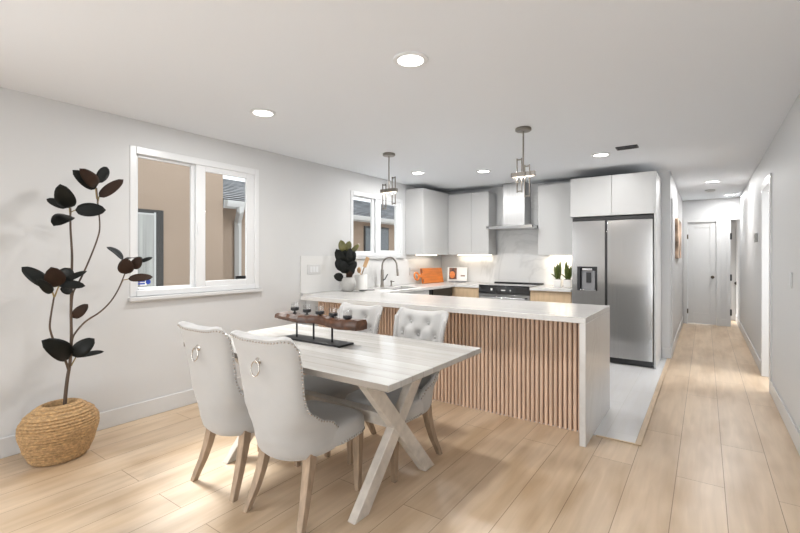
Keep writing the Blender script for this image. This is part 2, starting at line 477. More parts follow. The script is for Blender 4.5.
# far door seen through the opening
d = sempty('door_2', (0, 11.30, 0))
d['label'] = 'white door beyond the far opening'
mb = MB().box(0.40, 1.16, 0.01, 0.045, 0.01, 2.03); mb.box(0.40, 0.50, 0, 0.0101, 0.01, 2.03).box(0.5, 1.16, 0, 0.0101, 0.01, 0.2).box(0.5, 1.16, 0, 0.0101, 1.93, 2.03)
mb.build('door_panel', M['trim'], d, bevel=0.003)
k = MB(); k.lathe([(0.014, 0), (0.014, 0.03), (0.032, 0.036), (0.034, 0.05), (0.022, 0.064), (0.0, 0.066)], n=16, M=Matrix.Rotation(R(90), 4, 'X'), c=(0.52, 0, 0.78))
k.build('door_knob', M['black'], d, smooth=40)
for z in (0.27, 0.93, 1.71):
    MB().box(0.383, 0.412, -1.03, -1.016, z - 0.06, z + 0.06).build('hinge', M['black'], d, bevel=0.003)

# unseen patio door, added behind the camera with its fill light
d = sempty('door_added', (0, YB - 0.07, 0))
mb = MB()
for a, b in ((-1.07, -0.99), (-0.34, -0.26), (0.39, 0.47)): mb.box(a, b, -0.04, 0.04, 0, 2.16)
mb.box(-0.99, 0.39, -0.04, 0.04, 2.08, 2.16).box(-0.99, 0.39, -0.04, 0.04, 0, 0.06)
mb.build('door_frame', M['vinyl'], d, bevel=0.004)
MB().box(-0.99, -0.34, -0.004, 0.004, 0.06, 2.08).build('door_pane', M['pane'], d)
MB().box(-0.26, 0.39, -0.004, 0.004, 0.06, 2.08).build('door_pane', M['pane'], d)

# windows
def window(name, W, gl, gr, label, sill):
    y0, y1, z0, z1 = W
    wn = sempty(name, (XL, 0, 0)); wn['label'] = label
    fx0, fx1 = -0.07, 0.008
    fr = MB()
    (a, b, za, zb), (c, e, zc, ze) = gl, gr
    ym = (b + c) / 2
    # fixed outer frame
    fr.box(fx0, fx1, y0 - 0.015, y0 + 0.035, z0 - 0.02, z1 + 0.025); fr.box(fx0, fx1, y1 - 0.035, y1 + 0.015, z0 - 0.02, z1 + 0.025)
    fr.box(fx0, fx1, y0 + 0.035, y1 - 0.035, z1 - 0.035, z1 + 0.025); fr.box(fx0, fx1, y0 + 0.035, y1 - 0.035, z0 - 0.02, z0 + 0.03)
    fr.build('window_frame', M['vinyl'], wn, bevel=0.005)
    def sash(a, b, za, zb, oy0, oy1, oz0, oz1, sx0, sx1, nm):
        s = MB()
        s.box(sx0, sx1, oy0, a, oz0, oz1).box(sx0, sx1, b, oy1, oz0, oz1).box(sx0, sx1, a, b, oz0, za).box(sx0, sx1, a, b, zb, oz1)
        so = s.build(nm, M['vinyl'], wn, bevel=0.004)
        MB().box((sx0 + sx1) / 2 - 0.003, (sx0 + sx1) / 2 + 0.003, a - 0.004, b + 0.004, za - 0.004, zb + 0.004).build('pane', M['pane'], so)
        return so
    ls = sash(a, b, za, zb, y0 + 0.034, ym + 0.01, z0 + 0.029, z1 - 0.034, -0.062, -0.036, 'sash')
    rs = sash(c, e, zc, ze, ym - 0.03, y1 - 0.034, z0 + 0.029, z1 - 0.034, -0.034, -0.004, 'sash')
    MB().box(-0.006, 0.006, ym - 0.022, ym - 0.004, (z0 + z1) / 2 - 0.07, (z0 + z1) / 2 + 0.03).build('latch', M['vinyl'], rs, bevel=0.003)
    if sill:
        MB().box(-0.005, 0.045, y0 - 0.03, y1 + 0.035, z0 - 0.055, z0 - 0.022).build('window_sill', M['trim'], wn, bevel=0.006)
    return wn, ls, rs
w1, l1, r1 = window('window_1', W1, (1.665, 2.115, 1.07, 2.145), (2.235, 2.675, 1.10, 2.115), 'two-pane sliding window above the plant', True)
w2, l2, r2 = window('window_2', W2, (4.31, 4.72, 1.40, 2.125), (4.885, 5.28, 1.415, 2.085), 'two-pane sliding window over the sink', True)
window('window_added', W3, (-2.13, -1.40, 0.81, 2.08), (-1.22, -0.47, 0.83, 2.06), 'unseen two-pane sliding window added at the back of the room', True)  # out of view, added to go with the rear fill light
sk = MB().box(-0.046, -0.0445, 1.685, 1.735, 1.085, 1.145).build('sticker', M['paper'], l1)
MB().box(-0.0444, -0.0438, 1.667, 1.722, 1.115, 1.128).box(-0.0444, -0.0438, 1.667, 1.722, 1.094, 1.107).build('sticker_print', M['blue'], sk)
MB().lathe([(0.020, 0), (0.020, 0.001)], n=18, M=Matrix.Rotation(R(90), 4, 'Y'), c=(-0.0444, 1.748, 1.114)).build('sticker_emblem', M['blue'], sk)
MB().box(-0.018, -0.003, 2.555, 2.665, 1.104, 1.135).build('vent_lock', M['black'], r1, bevel=0.003)

# ------------------------------------------------------------------ outside
struct(MB().box(-16, XL - T, -8, 22, -0.3, -0.2).build('ground', M['concrete']), 'grey side yard')
nh = thing('neighbour_house', 'beige stucco house with grey shingle roof outside the windows', 'house', (-6.7, 4.27, -0.2))
# tall wing (closest, behind the left pane) and low wing under the eave
MB().box(-2.5, 0, -9.0, 0.0, 0, 3.5).build('wall', M['stucco'], nh)
MB().box(-2.6, -0.32, 0.0, 14.0, 0, 2.42).build('wall', M['stucco'], nh)
# roof of the low wing: slopes up away from this room, ridge along y
ridge_x, ridge_z, eave_x, eave_z = -2.85, 3.42, 0.0, 2.50
n_course = 14
rf = MB()
for i in range(n_course):
    t0, t1 = i / n_course, (i + 1) / n_course
    xa, za = eave_x + (ridge_x - eave_x) * t0, eave_z + (ridge_z - eave_z) * t0
    xb, zb = eave_x + (ridge_x - eave_x) * t1, eave_z + (ridge_z - eave_z) * t1
    rf.prism([(xa, za), (xa, za + 0.02), (xb, zb + 0.004), (xb, zb - 0.016)], 'y', 0.0, 14.2)
rf.prism([(ridge_x, ridge_z), (2 * ridge_x, eave_z), (2 * ridge_x, eave_z - 0.02), (ridge_x, ridge_z - 0.03)], 'y', 0.0, 14.2)
rf.build('roof', M['shingle'], nh)
MB().box(-0.03, 0.0, 0.02, 14.2, 2.36, 2.51).build('fascia', M['fascia'], nh, bevel=0.004)
MB().box(-0.34, -0.03, 0.02, 14.2, 2.40, 2.43).build('soffit', M['fascia'], nh)
gt = MB(); gt.prism([(0, 2.49), (0.10, 2.49), (0.10, 2.44), (0.07, 2.38), (0, 2.38)], 'y', 0.03, 14.2)
gt.build('gutter', M['fascia'], nh, bevel=0.004)
ds = MB(); ds.tube([(0.05, 0.30, 2.40), (0.05, 0.30, 2.32), (-0.22, 0.44, 2.16), (-0.25, 0.46, 2.08), (-0.25, 0.46, 0.1)], 0.062, 4, sq=True)
ds.build('downspout', M['fascia'], nh)
# window of the tall wing with curtains
aw0, aw1, az0, az1 = 2.45, 3.27, 0.80, 2.02
wn_ = MB().box(0.0, 0.03, aw0 - 4.27 - 0.05, aw1 - 4.27, az0 + 0.2 - 0.05, az1 + 0.2).build('window', M['bronze'], nh, bevel=0.004)
MB().box(0.0301, 0.034, aw0 - 4.27, aw1 - 4.27 - 0.14, az0 + 0.2, az1 + 0.2 - 0.08).build('curtain', M['curtain'], wn_)
MB().box(0.0301, 0.04, aw1 - 4.27 - 0.14, aw1 - 4.27 - 0.115, az0 + 0.2, az1 + 0.2 - 0.04).box(0.0301, 0.04, aw0 - 4.27, aw1 - 4.27 - 0.14, az1 + 0.2 - 0.08, az1 + 0.2 - 0.055).build('window_rail', M['fascia'], wn_)
# window of the low wing
b0, b1 = 8.40 - 4.27, 9.34 - 4.27
wn_ = MB().box(-0.32, -0.29, b0 - 0.04, b1 + 0.04, 1.42 + 0.2 - 0.05, 2.05 + 0.2 + 0.05).build('window', M['bronze'], nh, bevel=0.004)
MB().box(-0.289, -0.285, b0, b1, 1.42 + 0.2, 2.05 + 0.2).build('window_screen', M['darkwin'], wn_)

# ------------------------------------------------------------------ recessed lamps and ceiling fittings
def downlight(x, y, label, watts=LAMP_W, grp='recessed ceiling lights'):
    t = thing('recessed_light', label, 'ceiling light', (x, y, H), 0, grp)
    MB().lathe([(0.088, -0.001), (0.098, -0.001), (0.099, -0.006), (0.090, -0.011), (0.074, -0.010), (0.070, -0.002)], n=36, cap=False).build('trim_ring', M['vinyl'], t, smooth=40)
    MB().lathe([(0.0715, -0.001), (0.0715, -0.006), (0.0, -0.007)], n=32, cap=False).build('diffuser', M['lamp'], t)
    l = bpy.data.lights.new('recessed_lamp', 'AREA'); l.shape = 'DISK'; l.size = 0.13; l.energy = watts; l.color = LAMP_COL
    o = bpy.data.objects.new('recessed_lamp', l); COL.objects.link(o); o.parent = t; o.location = (0, 0, -0.012)
    return t
downlight(-1.361, 2.031, 'large round lit recessed light nearest the camera, over the table', LAMP_W * 1.3)
downlight(-2.793, 2.12, 'round recessed light above the dining window side of the room', LAMP_W * 1.3)
downlight(-3.107, 4.815, 'round recessed light above the sink counter', LAMP_W * 1.0)
downlight(-2.356, 5.222, 'round recessed light in front of the range hood', LAMP_W * 1.0)
downlight(-0.929, 5.118, 'round recessed light in front of the fridge, beside the black vent', LAMP_W * 0.75)
downlight(0.076, 7.88, 'round recessed light at the start of the hallway ceiling', LAMP_W * 1.3)
downlight(0.36, 9.75, 'round recessed light farthest down the hallway', LAMP_W * 1.0)
downlight(1.4, 6.0, 'unseen round recessed light added in the side room past the right doorway', LAMP_W * 0.8)  # unseen lamp added to brighten the doorway
downlight(-2.0, -0.9, 'unseen round recessed light behind the camera', LAMP_W * 0.5)  # unseen lamp, dimmed to suit the near ceiling
downlight(0.95, 10.85, 'unseen round recessed light added in the room past the hallway end', LAMP_W * 1.0)  # unseen lamp added to brighten the far door

v = thing('ceiling_vent', 'small black louvred vent in the kitchen ceiling', 'vent', (-0.649, 4.921, H), 0)
MB().box(-0.098, 0.098, -0.06, 0.06, -0.004, 0).build('vent_back', M['gap'], v)
fr = MB().box(-0.098, 0.098, -0.06, -0.048, -0.012, -0.0041).box(-0.098, 0.098, 0.048, 0.06, -0.012, -0.0041).box(-0.098, -0.088, -0.048, 0.048, -0.012, -0.0041).box(0.088, 0.098, -0.048, 0.048, -0.012, -0.0041)
for i in range(5): fr.box(-0.088, 0.088, -0.036 + i * 0.018 - 0.003, -0.036 + i * 0.018 + 0.003, -0.010, -0.0041)
fr.build('vent_frame', M['iron'], v)
sd = thing('smoke_detector', 'round white smoke detector on the hallway ceiling', 'smoke detector', (0.066, 8.893, H))
MB().lathe([(0.072, 0), (0.072, -0.014), (0.060, -0.028), (0.035, -0.034), (0, -0.034)], n=28, cap=False).build('detector_body', M['trim'], sd, smooth=40)
MB().lathe([(0.0725, -0.006), (0.0735, -0.009), (0.0725, -0.012)], n=28, cap=False).build('detector_band', M['greyplastic'], sd)

def pendant(x, y, flip, label):
    t = thing('pendant_light', label, 'pendant light', (x, y, H), 0, 'pendants over the peninsula')
    MB().lathe([(0.064, -0.0005), (0.068, -0.006), (0.068, -0.022), (0.060, -0.028), (0.0, -0.030)], n=32, cap=False).build('canopy', M['nickel'], t, smooth=35)
    zb = 2.036 - H
    MB().cyl((0, 0, -0.028), (0, 0, zb + 0.012), 0.007).build('rod', M['nickel'], t, smooth=40)
    bar = MB().box(-0.105, 0.105, -0.022, 0.022, zb - 0.015, zb + 0.022).build('bar', M['nickel'], t, bevel=0.004)
    MB().box(-0.092, 0.092, -0.009, 0.009, zb - 0.0185, zb - 0.0151).build('light_strip', M['led'], bar)
    def loop(cx, z0, z1, yy):
        hw = 0.021; r = 0.012
        pts = []
        for (ax, az, a0) in ((cx + hw - r, z1 - r, 0), (cx - hw + r, z1 - r, 90), (cx - hw + r, z0 + r, 180), (cx + hw - r, z0 + r, 270)):
            for q in range(4):
                a = R(a0 + q * 30)
                pts.append((ax + r * math.cos(a), yy, az + r * math.sin(a)))
        m = MB(); m.tube(pts, 0.0064, 6, closed=True)
        m.build('loop', M['nickel'], t, smooth=60)
    s = -1 if flip else 1
    loop(-0.045 * s, 2.176 - H, 1.90 - H, 0.0265)
    loop(0.042 * s, 2.10 - H, 1.845 - H, -0.0265)
    l = bpy.data.lights.new('pendant_lamp', 'AREA'); l.shape = 'RECTANGLE'; l.size = 0.19; l.size_y = 0.03; l.energy = 1.5; l.color = (1, 0.9, 0.75)
    o = bpy.data.objects.new('pendant_lamp', l); COL.objects.link(o); o.parent = t; o.location = (0, 0, zb - 0.021)
    return t
pendant(-1.288, 3.678, False, 'nickel bar pendant with two tall loops nearest the fridge')
pendant(-2.792, 3.748, True, 'nickel bar pendant with two tall loops in front of the sink window')

# ------------------------------------------------------------------ peninsula
ZC, TC = 0.90, 0.042
PX1, PY0, PY1 = -0.678, 3.195, 4.125
ct = thing('peninsula_countertop', 'long white quartz peninsula top with a waterfall end', 'countertop', (PX1, PY0, 0))
top = MB()
top.box(-3.57 - PX1, 0, 0, 0.22, ZC - TC, ZC)
top.box(XL + 0.002 - PX1, 0, 0.22, PY1 - PY0, ZC - TC, ZC)
top.build('countertop', M['quartz'], ct, bevel=0.003)
MB().box(-TC, 0, 0, PY1 - PY0, 0.0, ZC - TC + 0.0005).build('waterfall_panel', M['quartz'], ct, bevel=0.003)
pen = thing('peninsula_cabinet', 'peninsula base clad in vertical oak slats under the white top', 'kitchen cabinet', (-2.2, 3.45, 0))
XS0 = -3.56
MB().box(XS0 + 2.2, PX1 - TC + 2.2 - 0.002, 0.02, 0.63, 0.0, ZC - TC - 0.001).build('body', M['cabside'], pen)
MB().box(XL + 0.016 + 2.2, XS0 + 2.2 - 0.001, 0.0, 0.63, 0.0, ZC - TC - 0.001).build('end_filler', M['cabside'], pen, bevel=0.002)
MB().box(XS0 + 2.2, PX1 - TC + 2.2 - 0.002, 0.012, 0.0199, 0.0, ZC - TC - 0.001).build('slat_backing', M['slatback'], pen)
sl = MB()
pitch = 0.036
xx = XS0 + 0.004
while xx + 0.03 < PX1 - TC - 0.002:
    a = xx + 2.2
    sl.prism([(a, 0.0119), (a, -0.006), (a + 0.005, -0.012), (a + 0.020, -0.012), (a + 0.0245, -0.006), (a + 0.0245, 0.0119)], 'z', 0.002, ZC - TC - 0.002)
    xx += pitch
sl.build('slat_cladding', M['slat'], pen)

# ------------------------------------------------------------------ rear kitchen run
# countertop along the sink wall turning the corner to the range
ct2 = thing('sink_countertop', 'white quartz worktop around the sink running into the corner', 'countertop', (-3.15, 5.2, 0))
SX0, SX1, SY0, SY1 = -3.60, -3.24, 4.48, 5.12
def B2(m, x0, x1, y0, y1): m.box(x0 + 3.15, x1 + 3.15, y0 - 5.2, y1 - 5.2, ZC - 0.038, ZC)
m = MB()
B2(m, XL + 0.002, -3.15, PY1 + 0.001, SY0); B2(m, XL + 0.002, SX0, SY0, SY1); B2(m, SX1, -3.15, SY0, SY1); B2(m, XL + 0.002, -3.15, SY1, YK - 0.022)
B2(m, -3.15, -2.752, 5.93, YK - 0.022)
m.build('countertop', M['quartz'], ct2)
snk = thing('sink', 'stainless undermount sink basin in the white worktop', 'sink', (-3.42, 4.8, 0.89))
s = MB()
hx, hy, dp = 0.18, 0.32, 0.20
zt = -0.028
s.loft([[(-hx, -hy, zt), (hx, -hy, zt), (hx, hy, zt), (-hx, hy, zt)], [(-hx + .01, -hy + .01, zt - dp), (hx - .01, -hy + .01, zt - dp), (hx - .01, hy - .01, zt - dp), (-hx + .01, hy - .01, zt - dp)]], cap=False)
s.quad((-hx + .01, -hy + .01, zt - dp), (hx - .01, -hy + .01, zt - dp), (hx - .01, hy - .01, zt - dp), (-hx + .01, hy - .01, zt - dp))
s.build('basin', M['steel2'], snk, solid=0.003)
MB().lathe([(0.045, zt - dp + 0.003), (0.04, zt - dp + 0.005), (0, zt - dp + 0.004)], n=20, cap=False).build('drain', M['darksteel'], snk)
fc = thing('kitchen_faucet', 'tall brushed steel gooseneck faucet behind the sink', 'faucet', (-3.67, 4.77, ZC))
MB().lathe([(0.028, 0), (0.028, 0.02), (0.024, 0.025), (0.022, 0.05), (0.021, 0.24), (0.0135, 0.25)], n=18).build('faucet_body', M['nickel'], fc, smooth=40)
pts = [(0, 0, 0.25), (0, 0, 0.30)]
for i in range(11):
    a = R(180 - i * 18)
    pts.append((0.125 + 0.125 * math.cos(a), 0, 0.30 + 0.115 * math.sin(a)))
pts += [(0.252, 0, 0.27), (0.257, 0, 0.25)]
MB().tube(pts, 0.012, 12).build('spout', M['nickel'], fc, smooth=50)
MB().cyl((0.257, 0, 0.255), (0.268, 0, 0.165), 0.016, 14).build('spray_head', M['nickel'], fc, smooth=40)
MB().tube([(0.02, 0, 0.10), (0.05, 0.0, 0.115), (0.095, 0.0, 0.185)], [0.012, 0.009, 0.007], 10).build('handle', M['darksteel'], fc, smooth=50)
sp = thing('soap_dispenser', 'short steel soap dispenser pump beside the faucet', 'soap dispenser', (-3.68, 5.0, ZC))
MB().lathe([(0.02, 0), (0.02, 0.01), (0.012, 0.014), (0.011, 0.06)], n=14).build('dispenser_base', M['nickel'], sp, smooth=40)
MB().cyl((0, 0, 0.06), (0, 0, 0.085), 0.015, 14).cyl((0, 0, 0.075), (0.05, 0, 0.07), 0.006, 8).build('pump', M['nickel'], sp, smooth=40)

bc = thing('sink_base_cabinet', 'white base cabinet under the sink worktop', 'kitchen cabinet', (-3.46, 4.6, 0))
MB().box(-0.318, 0.27, -0.478, 0.62, 0.1, 0.645).build('body', M['cabside'], bc)
MB().box(0.2705, 0.29, -0.46, 0.06, 0.11, 0.855).build('door', M['cab'], bc, bevel=0.002)
MB().box(0.2705, 0.29, 0.064, 0.60, 0.11, 0.855).build('door', M['cab'], bc, bevel=0.002)
dw = thing('dishwasher', 'black-topped dishwasher in the sink run', 'dishwasher', (-3.46, 5.6, 0))
MB().box(-0.3, 0.268, -0.29, 0.29, 0.08, 0.858).build('body', M['darksteel'], dw)
MB().box(0.2685, 0.29, -0.29, 0.29, 0.10, 0.72).build('door', M['steel'], dw, bevel=0.004)
MB().box(0.2685, 0.285, -0.29, 0.29, 0.725, 0.855).build('control_panel', M['black'], dw, bevel=0.003)
MB().box(0.2901, 0.32, -0.25, 0.25, 0.67, 0.69).build('handle', M['steel2'], dw, bevel=0.004)
cc = thing('corner_base_cabinet', 'natural oak base cabinet left of the range', 'kitchen cabinet', (-3.0, 6.25, 0))
MB().box(-0.745, 0.245, -0.30, 0.32, 0.1, 0.858).build('body', M['oakcab'], cc)
MB().box(-0.145, 0.245, -0.32, -0.301, 0.11, 0.84).build('door', M['oakcab'], cc, bevel=0.002)
MB().box(-0.745, 0.245, -0.26, 0.3, 0.0061, 0.0995).build('toe_kick', M['gap'], cc)
MB().box(-0.30, 0.25, -0.5, 0.62, 0.0061, 0.0995).build('toe_kick', M['gap'], bc)

# range
RX0, RX1, RY = -2.748, -1.985, 5.93
rg = thing('range', 'stainless slide-in range with black glass cooktop', 'range', ((RX0 + RX1) / 2, 6.2, 0))
hw = (RX1 - RX0) / 2
MB().box(-hw, hw, -0.24, 0.37, 0.05, 0.895).build('body', M['darksteel'], rg)
MB().box(-hw, hw, -0.275, 0.37, 0.8955, 0.912).build('cooktop', M['blackglass'], rg, bevel=0.003)
MB().box(-hw, hw, 0.30, 0.37, 0.9125, 0.926).build('rear_vent', M['iron'], rg, bevel=0.003)
cp = MB(); cp.prism([(-0.2405, 0.79), (-0.285, 0.79), (-0.278, 0.895), (-0.2405, 0.895)], 'x', -hw, hw)
cpo = cp.build('control_panel', M['blackglass'], rg, bevel=0.003)
for i, (a, b) in enumerate(((-0.19, -0.165), (-0.03, 0.03), (0.10, 0.112))):
    MB().box(a, b, -0.287, -0.2835, 0.835, 0.85 + 0.015 * (i == 0)).build('display_mark', M['paper'], cpo)
MB().box(-hw, hw, -0.275, -0.2405, 0.22, 0.785).build('oven_door', M['steel'], rg, bevel=0.004)
MB().box(-hw + 0.12, hw - 0.12, -0.2765, -0.2751, 0.34, 0.66).build('oven_window', M['blackglass'], rg)
MB().cyl((-hw + 0.05, -0.325, 0.735), (hw - 0.05, -0.325, 0.735), 0.013).cyl((-hw + 0.08, -0.325, 0.735), (-hw + 0.08, -0.27, 0.735), 0.009).cyl((hw - 0.08, -0.325, 0.735), (hw - 0.08, -0.27, 0.735), 0.009).build('handle', M['steel2'], rg, smooth=40)
MB().box(-hw, hw, -0.27, -0.2405, 0.06, 0.212).build('drawer', M['steel'], rg, bevel=0.004)
for dx in (-0.2, 0.2):
    for dy in (-0.1, 0.16):
        MB().lathe([(0.085, 0.9122), (0.088, 0.9124), (0.085, 0.9126)], c=(dx, dy, 0), n=28, cap=False).build('burner_ring', M['greyplastic'], rg)

cr = thing('base_cabinet', 'natural oak base cabinet between range and fridge', 'kitchen cabinet', (-1.71, 6.25, 0))
MB().box(-0.27, 0.275, -0.30, 0.32, 0.1, 0.858).build('body', M['oakcab'], cr)
MB().box(-0.268, 0.272, -0.32, -0.301, 0.70, 0.84).build('drawer', M['oakcab'], cr, bevel=0.002)
MB().box(-0.268, 0.272, -0.32, -0.301, 0.11, 0.695).build('door', M['oakcab'], cr, bevel=0.002)
MB().box(-0.27, 0.275, -0.25, 0.3, 0.0061, 0.0995).build('toe_kick', M['gap'], cr)
tag(MB().box(-1.98, -1.434, 5.90, YK - 0.022, ZC - 0.038, ZC).build('short_countertop', M['quartz'], bevel=0.003), 'short white worktop holding two snake plants beside fridge', 'countertop')

# backsplash slabs
sp_ = MB()
sp_.box(XL + 0.02, -1.434, YK - 0.02, YK - 0.001, ZC + 0.001, 1.352)
sp_.box(-2.725, -1.982, YK - 0.02, YK - 0.001, 1.352, H - 0.001)
struct(sp_.build('wall_splash_range', M['splash']), 'veined white stone splashback behind the range')
sp_ = MB().box(XL + 0.001, XL + 0.014, 3.376, W2[0] - 0.04, ZC + 0.001, 1.335).box(XL + 0.001, XL + 0.014, W2[0] - 0.04, YK - 0.021, ZC + 0.001, 1.29)
struct(sp_.build('wall_splash_sink', M['splash'], bevel=0.002), 'white stone splashback on the left wall')

# upper cabinets
UZ0, UZ1 = 1.357, 2.36
def strip_light(parent, x, y, sx, sy, e):
    MB().box(x - sx / 2, x + sx / 2, y - sy / 2, y + sy / 2, UZ0 - 0.012, UZ0 - 0.0005).build('light_strip', M['led'], parent)
    l = bpy.data.lights.new('strip_lamp', 'AREA'); l.shape = 'RECTANGLE'; l.size = sx; l.size_y = sy; l.energy = e; l.color = (1, 0.86, 0.68)
    o = bpy.data.objects.new('strip_lamp', l); COL.objects.link(o); o.parent = parent; o.location = (x, y, UZ0 - 0.014)
u1 = thing('upper_cabinet', 'white flat upper cabinet beside the sink window', 'kitchen cabinet', (-3.62, 5.85, 0))
MB().box(-0.158, 0.145, -0.35, 0.748, UZ0, UZ1).build('body', M['cabside'], u1, bevel=0.002)
MB().box(0.1455, 0.164, -0.35, 0.42, UZ0, UZ1).build('door', M['cab'], u1, bevel=0.002)
strip_light(u1, -0.02, 0.05, 0.03, 0.6, 0.5)
u2 = thing('upper_cabinet', 'white two-door upper cabinet left of the steel hood', 'kitchen cabinet', (-3.1, 6.43, 0))
MB().box(-0.374, 0.355, -0.14, 0.148, UZ0, UZ1 - 0.02).build('body', M['cabside'], u2, bevel=0.002)
MB().box(-0.353, 0.063, -0.16, -0.1405, UZ0, UZ1 - 0.02).build('door', M['cab'], u2, bevel=0.002)
MB().box(0.066, 0.355, -0.16, -0.1405, UZ0, UZ1 - 0.02).build('door', M['cab'], u2, bevel=0.002)
strip_light(u2, 0.0, 0.08, 0.6, 0.03, 0.5)
u3 = thing('upper_cabinet', 'white one-door upper cabinet above the two snake plants', 'kitchen cabinet', (-1.74, 6.43, 0))
MB().box(-0.238, 0.302, -0.14, 0.148, UZ0 - 0.01, UZ1).build('body', M['cabside'], u3, bevel=0.002)
MB().box(-0.238, 0.302, -0.16, -0.1405, UZ0 - 0.01, UZ1).build('door', M['cab'], u3, bevel=0.002)
strip_light(u3, 0.06, 0.08, 0.40, 0.03, 2.0)
uf = thing('fridge_surround', 'white cabinet with two doors above the fridge and side panel', 'kitchen cabinet', (-0.95, 6.2, 0))
MB().box(-0.477, 0.46, -0.325, 0.398, 1.835, 2.33).build('body', M['cabside'], uf)
MB().box(-0.477, 0.007, -0.346, -0.3255, 1.835, 2.33).build('door', M['cab'], uf, bevel=0.002)
MB().box(0.010, 0.460, -0.346, -0.3255, 1.835, 2.33).build('door', M['cab'], uf, bevel=0.002)
MB().box(0.461, 0.482, -0.346, 0.385, 0.0065, 2.33).build('side_panel', M['cabside'], uf, bevel=0.002)
MB().box(-0.477, -0.462, -0.28, 0.398, 0.0065, 1.8345).build('side_panel', M['cabside'], uf, bevel=0.002)

# range hood
hd = thing('range_hood', 'stainless chimney hood with a flat canopy above the range', 'range hood', (-2.33, 6.35, 0))
hb = MB().box(-0.385, 0.344, -0.25, 0.229, 1.738, 1.785); hb.build('canopy', M['steel2'], hd, bevel=0.003)
hs = MB().loft([[(-0.38, -0.235, 1.7855), (0.335, -0.235, 1.7855), (0.335, 0.229, 1.7855), (-0.38, 0.229, 1.7855)], [(-0.20, -0.06, 1.815), (0.15, -0.06, 1.815), (0.15, 0.229, 1.815), (-0.20, 0.229, 1.815)]])
hs.build('canopy_top', M['steel2'], hd)
MB().box(-0.192, 0.142, -0.05, 0.229, 1.8152, H - 0.001).build('chimney', M['hoodsteel'], hd, bevel=0.003)
MB().box(-0.36, -0.34, -0.2525, -0.2501, 1.756, 1.772).build('control_button', M['black'], hd)
MB().box(0.322, 0.340, -0.2525, -0.2501, 1.75, 1.778).build('end_badge', M['black'], hd)

# fridge
FX0, FX1, FY = -1.405, -0.498, 5.855
fg = thing('refrigerator', 'stainless side-by-side refrigerator with a water dispenser', 'refrigerator', ((FX0 + FX1) / 2, 6.2, 0))
fw = (FX1 - FX0) / 2; fx = (FX0 + FX1) / 2
GX = -1.011 - fx
fz0, fz1 = 0.085, 1.775
MB().box(-fw, fw, -0.285, 0.37, 0.04, 1.79).build('body', M['darksteel'], fg)
dl = MB(); 
dx0, dx1, dz0, dz1 = -1.345 - fx, -1.105 - fx, 0.895, 1.20
def door_box(m, a, b, c, d): m.box(a, b, -0.345, -0.2905, c, d)
door_box(dl, -fw, dx0, fz0, fz1); door_box(dl, dx1, GX - 0.008, fz0, fz1); door_box(dl, dx0, dx1, fz0, dz0); door_box(dl, dx0, dx1, dz1, fz1)
bmesh.ops.remove_doubles(dl.bm, verts=dl.bm.verts[:], dist=0.0001)
dlo = dl.build('door', M['steel'], fg)
MB().box(GX + 0.018, fw, -0.345, -0.2905, fz0, fz1).build('door', M['steel'], fg, bevel=0.006)
ds_ = MB().box(dx0, dx1, -0.2904, -0.2854, dz0, dz1).box(dx0, dx0 + 0.035, -0.346, -0.29, dz0, dz1).box(dx1 - 0.012, dx1, -0.346, -0.29, dz0, dz1).box(dx0 + 0.035, dx1 - 0.012, -0.346, -0.29, dz1 - 0.014, dz1).build('dispenser', M['black'], dlo)
MB().box(dx0 + 0.05, dx1 - 0.03, -0.325, -0.2905, dz0 + 0.012, dz1 - 0.055).build('dispenser_back', M['greyplastic'], fg, bevel=0.004)
MB().box(dx0 + 0.06, dx1 - 0.06, -0.340, -0.29, dz1 - 0.05, dz1 - 0.02).build('dispenser_spout', M['steel2'], fg, bevel=0.004)
MB().box(dx0 + 0.105, dx0 + 0.165, -0.334, -0.3251, dz0 + 0.10, dz1 - 0.075).build('dispenser_paddle', M['black'], fg, bevel=0.004)
MB().box(dx0 + 0.036, dx1 - 0.013, -0.35, -0.29, dz0 + 0.001, dz0 + 0.012).build('drip_tray', M['steel2'], fg, bevel=0.003)
MB().box(-fw + 0.01, fw - 0.01, -0.27, -0.2851, 0.01, 0.08).build('toe_grille', M['black'], fg)
MB().box(GX - 0.0075, GX + 0.0175, -0.336, -0.2853, fz0, fz1).build('handle_recess', M['black'], fg)
MB().box(-fw, fw, -0.33, -0.2851, fz1 + 0.003, fz1 + 0.045).build('hinge_cover', M['black'], fg)
for ax_ in (-fw + 0.04, fw - 0.1):
    for ay_ in (-0.25, 0.25): MB().box(ax_, ax_ + 0.06, ay_, ay_ + 0.06, 0.0065, 0.04).build('roller', M['black'], fg)

# wall plates
def plate(name, label, cat, loc, hx, hy, hz, parts):
    t = thing(name, label, cat, loc)
    MB().box(-hx, hx, -hy, hy, -hz, hz).build('cover_plate', M['trim'], t, bevel=0.003)
    for n_, p in parts: MB().box(*p).build(n_, M['vinyl'], t, bevel=0.002)
    return t
plate('light_switch', 'wide white switch plate on the splashback left of the potted plant', 'switch', (XL + 0.018, 3.575, 1.175), 0.0035, 0.105, 0.058, [('rocker', (0.0036, 0.008, -0.07 + i * 0.047, -0.034 + i * 0.047, -0.034, 0.034)) for i in range(3)])
plate('wall_outlet', 'white outlet plate on the splashback by the sink', 'outlet', (XL + 0.018, 5.62, 1.10), 0.0035, 0.036, 0.058, [('socket', (0.0036, 0.007, -0.017, 0.017, -0.04, -0.008)), ('socket', (0.0036, 0.007, -0.017, 0.017, 0.008, 0.04))])
plate('light_switch', 'white switch plate on the right wall before the doorway', 'switch', (XR - 0.005, 4.3, 1.15), 0.004, 0.036, 0.058, [('rocker', (-0.008, -0.0041, -0.017, 0.017, -0.034, 0.034))])
th = thing('thermostat', 'small grey thermostat on the right hallway wall', 'thermostat', (XR, 6.92, 1.56))
MB().box(-0.028, -0.0005, -0.06, 0.06, -0.055, 0.055).build('thermostat_body', M['ceramic'], th, bevel=0.006)
